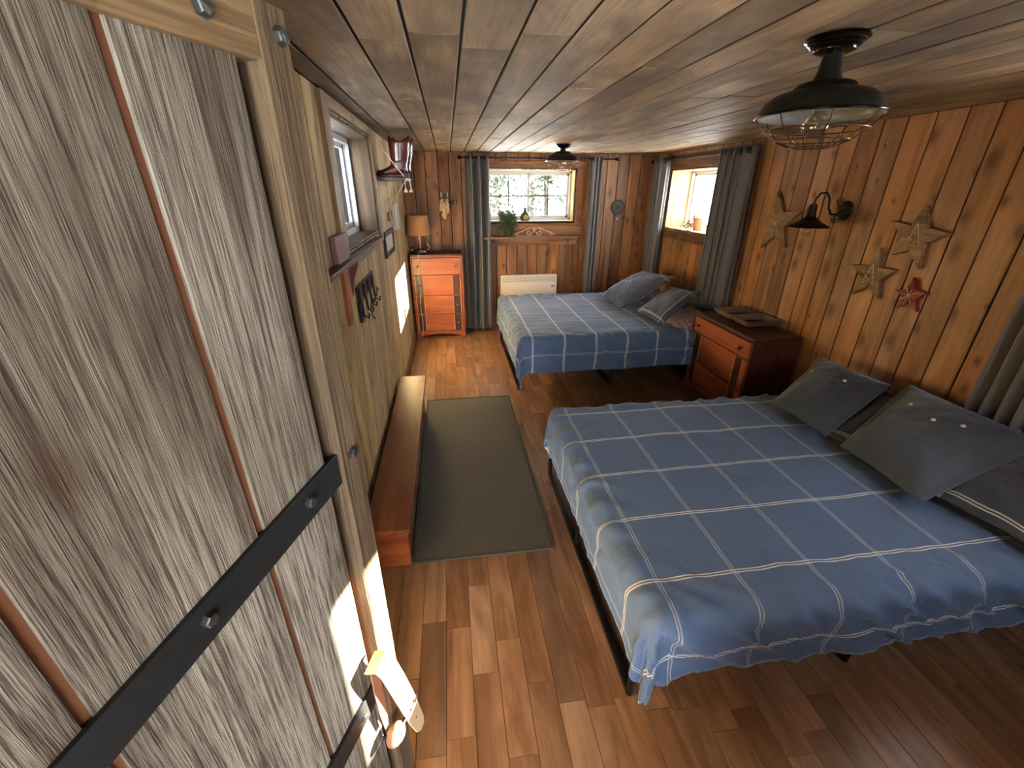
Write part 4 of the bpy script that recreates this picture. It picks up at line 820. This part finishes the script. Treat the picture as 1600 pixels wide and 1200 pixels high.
# boot shelf
r = thing('boot_shelf', 'dark wooden shelf hung by rope on left wall under ceiling', 'shelf', (XL, 3.75, 1.8))
MB().box((XL + .001, 3.5, 1.805), (-.285, 4.02, 1.825)).build('board', M['mahog'], r, bevel=.002)
MB().box((XL + .001, 3.5, 1.775), (XL + .02, 4.02, 1.805)).build('cleat', M['redY'], r)
MB().tube([(XL + .004, 3.52, 2.10), (XL + .01, 3.52, 2.085), (-.295, 3.515, 1.83)], .0035, 6).build('rope', M['cord'], r)
MB().tube([(XL + .004, 4.0, 2.10), (XL + .01, 4.0, 2.085), (-.295, 4.0, 1.83)], .0035, 6).build('rope', M['cord'], r)
MB().tube([(-.295, 3.515, 1.80), (-.36, 3.6, 1.72), (XL + .01, 3.9, 1.66)], .0025, 5).build('rope', M['cord'], r)
r = thing('bell_pair', 'two small cream bells on cords below the boot shelf corner', 'bells', (-.27, 3.5, 1.72))
MB().tube([(-.285, 3.497, 1.812), (-.262, 3.494, 1.812), (-.255, 3.494, 1.78), (-.253, 3.494, 1.75)], .003, 6).tube([(-.285, 3.497, 1.812), (-.292, 3.494, 1.79), (-.292, 3.494, 1.75)], .003, 6).build('cord', M['cream'], r)
for x, z in ((-.253, 1.728), (-.292, 1.728)): MB().lathe((x, 3.494, z), [(.015, 0), (.013, .006), (.007, .018), (.003, .028), (0, .028)], 12).build('bell', M['cream'], r, smooth=True)
def boot(label, x, y, z, seed):
    r = thing('cowboy_boot', label, 'boot', (x, y, z), group=None)
    sec = []
    for (h, cx_, rx, ry) in ((.265, 0, .070, .052), (.262, 0, .074, .056), (.22, -.002, .074, .055), (.16, -.006, .066, .048), (.12, -.010, .058, .042), (.09, -.016, .056, .039), (.06, -.02, .058, .037), (.03, -.018, .055, .034)):
        sec.append((h, cx_, rx, ry))
    n = 24; vs = []
    for (h, c_, rx, ry) in sec:
        for j in range(n):
            a = 2 * PI * j / n; dip = (.02 * math.cos(2 * a) if h > .24 else 0); vs.append((x + c_ + rx * math.cos(a), y + ry * math.sin(a), z + h + dip - (.015 if h > .24 else 0)))
    q = MB(); q.add(vs, [(i * n + j, i * n + (j + 1) % n, (i + 1) * n + (j + 1) % n, (i + 1) * n + j) for i in range(len(sec) - 1) for j in range(n)])
    o = q.build('shaft', M['boot'], r, smooth=True); sm = o.modifiers.new('t', 'SOLIDIFY'); sm.thickness = .003
    vs = []; ft = ((.035, .055, .018, .03), (.02, .06, .034, .04), (-.02, .062, .04, .048), (-.06, .052, .038, .044), (-.10, .037, .042, .032), (-.14, .031, .036, .024), (-.17, .027, .022, .017), (-.188, .024, .006, .008))
    for (dx, cz_, ry, rz) in ft:
        for j in range(n):
            a = 2 * PI * j / n; vs.append((x + dx, y + ry * math.cos(a), z + max(.013, cz_ + rz * math.sin(a))))
    q = MB(); q.add(vs, [(i * n + j, i * n + (j + 1) % n, (i + 1) * n + (j + 1) % n, (i + 1) * n + j) for i in range(len(ft) - 1) for j in range(n)] + [tuple(range(n)), tuple(range(len(ft) * n - 1, (len(ft) - 1) * n - 1, -1))])
    q.build('foot', M['boot'], r, smooth=True)
    MB().prism([(x + .04, y - .03, z + .006), (x - .06, y - .043, z + .004), (x - .14, y - .04, z + .004), (x - .195, y, z + .008), (x - .14, y + .04, z + .004), (x - .06, y + .043, z + .004), (x + .04, y + .03, z + .006)], (0, 0, .012)).build('sole', M['boots2'], r)
    MB().box((x, y - .03, z + .0005), (x + .05, y + .03, z + .03)).build('heel', M['boots2'], r, bevel=.003)
    MB().tube([(x + .045, y - .04, z + .10), (x, y - .05, z + .105), (x - .05, y - .045, z + .10)], .006, 6).build('harness', M['boots2'], r)
boot('nearer oxblood cowboy boot on the rope-hung shelf', -.315, 3.585, 1.8255, 0)
boot('farther oxblood cowboy boot on the rope-hung shelf', -.305, 3.76, 1.8255, 1)
# ------------------------------------------------------------------ the open barn door (own frame: x from hinge to free edge, -y towards the camera)
F = Vector((-.18, .68)); DX = Vector((.418, .908)).normalized(); W = .79; hx = F - DX * W
door = thing('barn_door', 'open weathered grey plank door with brown frame and black iron straps', 'door', (hx.x, hx.y, 0), math.atan2(DX.y, DX.x))
S = lambda s: W - s
core = MB().box((.051, .0165, .021), (S(.075), .045, 1.949)).build('core_board', M['core'], door)
MB().box((S(.075), .036, .02), (S(.05), .045, 1.95)).build('gap_shade_strip', M['slate'], door)  # dark strip painting in the shadow gap between plank and stile
edges = [(.0745, .206), (.2165, .427), (.4365, .62), (.628, .735)]
for (a, b) in edges:
    o = bpy.data.objects.new('plank', plank_mesh(b - a, 1.872, .008, .0012, M['grey'])); COL.objects.link(o); o.parent = door; o.rotation_euler = (0, 0, PI); o.location = (S((a + b) / 2), .020, .02)
def rough_board(mb, x0, x1, y0, y1, z0, z1, seed, axis='z'):
    n = 40; vs = []
    for i in range(n + 1):
        t_ = i / n
        if axis == 'z':
            z = z0 + (z1 - z0) * t_; e0 = .0018 * mn.noise(Vector((z * 9, seed, 0))); e1 = .0022 * mn.noise(Vector((z * 9, seed, 5))); c_ = .003
            vs += [(x0 + e0, y1, z), (x0 + e0, y0 + c_, z), (x0 + e0 + c_, y0, z), (x1 + e1 - c_, y0, z), (x1 + e1, y0 + c_, z), (x1 + e1, y1, z)]
        else:
            x = x0 + (x1 - x0) * t_; e0 = .0015 * mn.noise(Vector((x * 9, seed, 0))); c_ = .003
            vs += [(x, y1, z0 + e0), (x, y0 + c_, z0 + e0), (x, y0, z0 + e0 + c_), (x, y0, z1 - c_), (x, y0 + c_, z1), (x, y1, z1)]
    fs = [(i * 6 + j, i * 6 + (j + 1) % 6, (i + 1) * 6 + (j + 1) % 6, (i + 1) * 6 + j) for i in range(n) for j in range(6)] + [(0, 1, 2, 3, 4, 5), tuple(n * 6 + j for j in (5, 4, 3, 2, 1, 0))]
    return mb.add(vs, fs)
rough_board(MB(), S(.052), S(0), -.002, .046, .02, 1.95, 1).build('stile', M['stile'], door)
rough_board(MB(), 0, .05, -.002, .046, .02, 1.95, 2).build('stile', M['stile'], door)
rough_board(MB(), .051, S(.0525), -.001, .046, 1.892, 1.95, 3, 'x').build('top_rail', M['stileX'], door)
rough_board(MB(), .051, S(.0525), -.001, .046, .02, .10, 4, 'x').build('bottom_rail', M['stileX'], door)
def strap(z0a, z0b, hgt, s0=.049, s1=.74):
    sl_ = (z0b - z0a) / (.46 - .05); za = z0a + sl_ * (s0 - .05); zb = z0a + sl_ * (s1 - .05)
    return MB().prism([(S(s0), .005, za), (S(s1), .005, zb), (S(s1), .005, zb - hgt), (S(s0), .005, za - hgt)], (0, .008, 0)).build('strap', M['strap'], door, bevel=.001)
st1 = strap(1.354, 1.285, .059); st2 = strap(.775, .735, .06)
def bolt(p, parent, r_=.0085):
    q = MB(); q.lathe(p, [(r_ * 1.15, 0), (r_ * 1.15, .002), (r_, .002), (r_, .007), (r_ * .8, .0085), (0, .009)], 6, (0, -1, 0)); q.build('bolt', M['bolt'], parent)
bolt((S(.128), .005, 1.3155), st1); bolt((S(.312), .005, 1.284), st1); bolt((S(.128), .005, .74), st2)
for s, z, yy in ((.024, 1.341, -.002), (.018, 1.922, -.002), (.118, 1.921, -.001), (.024, .75, -.002)): bolt((S(s), yy, z), door, .0095)
# hinges on the wall side
for z in (.35, 1.6): MB().tube([(.0, .052, z), (.0, .052, z + .09)], .007, 8).build('hinge', M['iron'], door)
# leather pull
def ribbon(path, wdir, wd, th):
    vs = []; P_ = [Vector(p) for p in path]; wd_ = wd if isinstance(wd, list) else [wd] * len(P_); wv = Vector(wdir).normalized()
    for i, p in enumerate(P_):
        d = (P_[min(i + 1, len(P_) - 1)] - P_[max(i - 1, 0)]).normalized(); n = d.cross(wv).normalized() * th / 2; u = wv * wd_[i] / 2
        vs += [p - u - n, p + u - n, p + u + n, p - u + n]
    k = len(P_); q = MB(); return q.add(vs, [(i * 4 + j, i * 4 + (j + 1) % 4, (i + 1) * 4 + (j + 1) % 4, (i + 1) * 4 + j) for i in range(k - 1) for j in range(4)] + [(3, 2, 1, 0), tuple((k - 1) * 4 + j for j in range(4))])
pl = ribbon([(S(.088), -.006, .865), (S(.087), -.032, .878), (S(.078), -.038, .85), (S(.055), -.037, .755), (S(.032), -.035, .655), (S(.008), -.032, .55), (S(-.010), -.03, .475), (S(-.018), -.03, .45)], (.93, 0, .3), [.044, .044, .046, .048, .048, .046, .038, .018], .006).build('leather_pull', M['leather'], door, bevel=.001)
ribbon([(S(.078), -.006, .84), (S(.088), -.012, .78), (S(.085), -.01, .70), (S(.08), -.006, .62)], (1, 0, .1), [.03, .026, .022, .012], .003).build('leather_backing', M['leatherd'], pl)
for i in range(5): MB().lathe((S(.064 - i * .0125), -.0405, .775 - i * .055), [(.0022, 0), (.0022, .001), (0, .001)], 8, (0, -1, 0)).build('hole', M['slate'], pl)
MB().ball((S(.078), -.026, .595), .023, 14, (1.25, .9, .85)).build('toggle', M['leatherd'], door, smooth=True)
MB().tube([(S(.098), -.004, .605), (S(.078), -.028, .595), (S(.01), -.04, .61), (S(.002), -.042, .625)], [.004, .006, .0045, .002], 6).build('latch_pin', M['iron'], door)
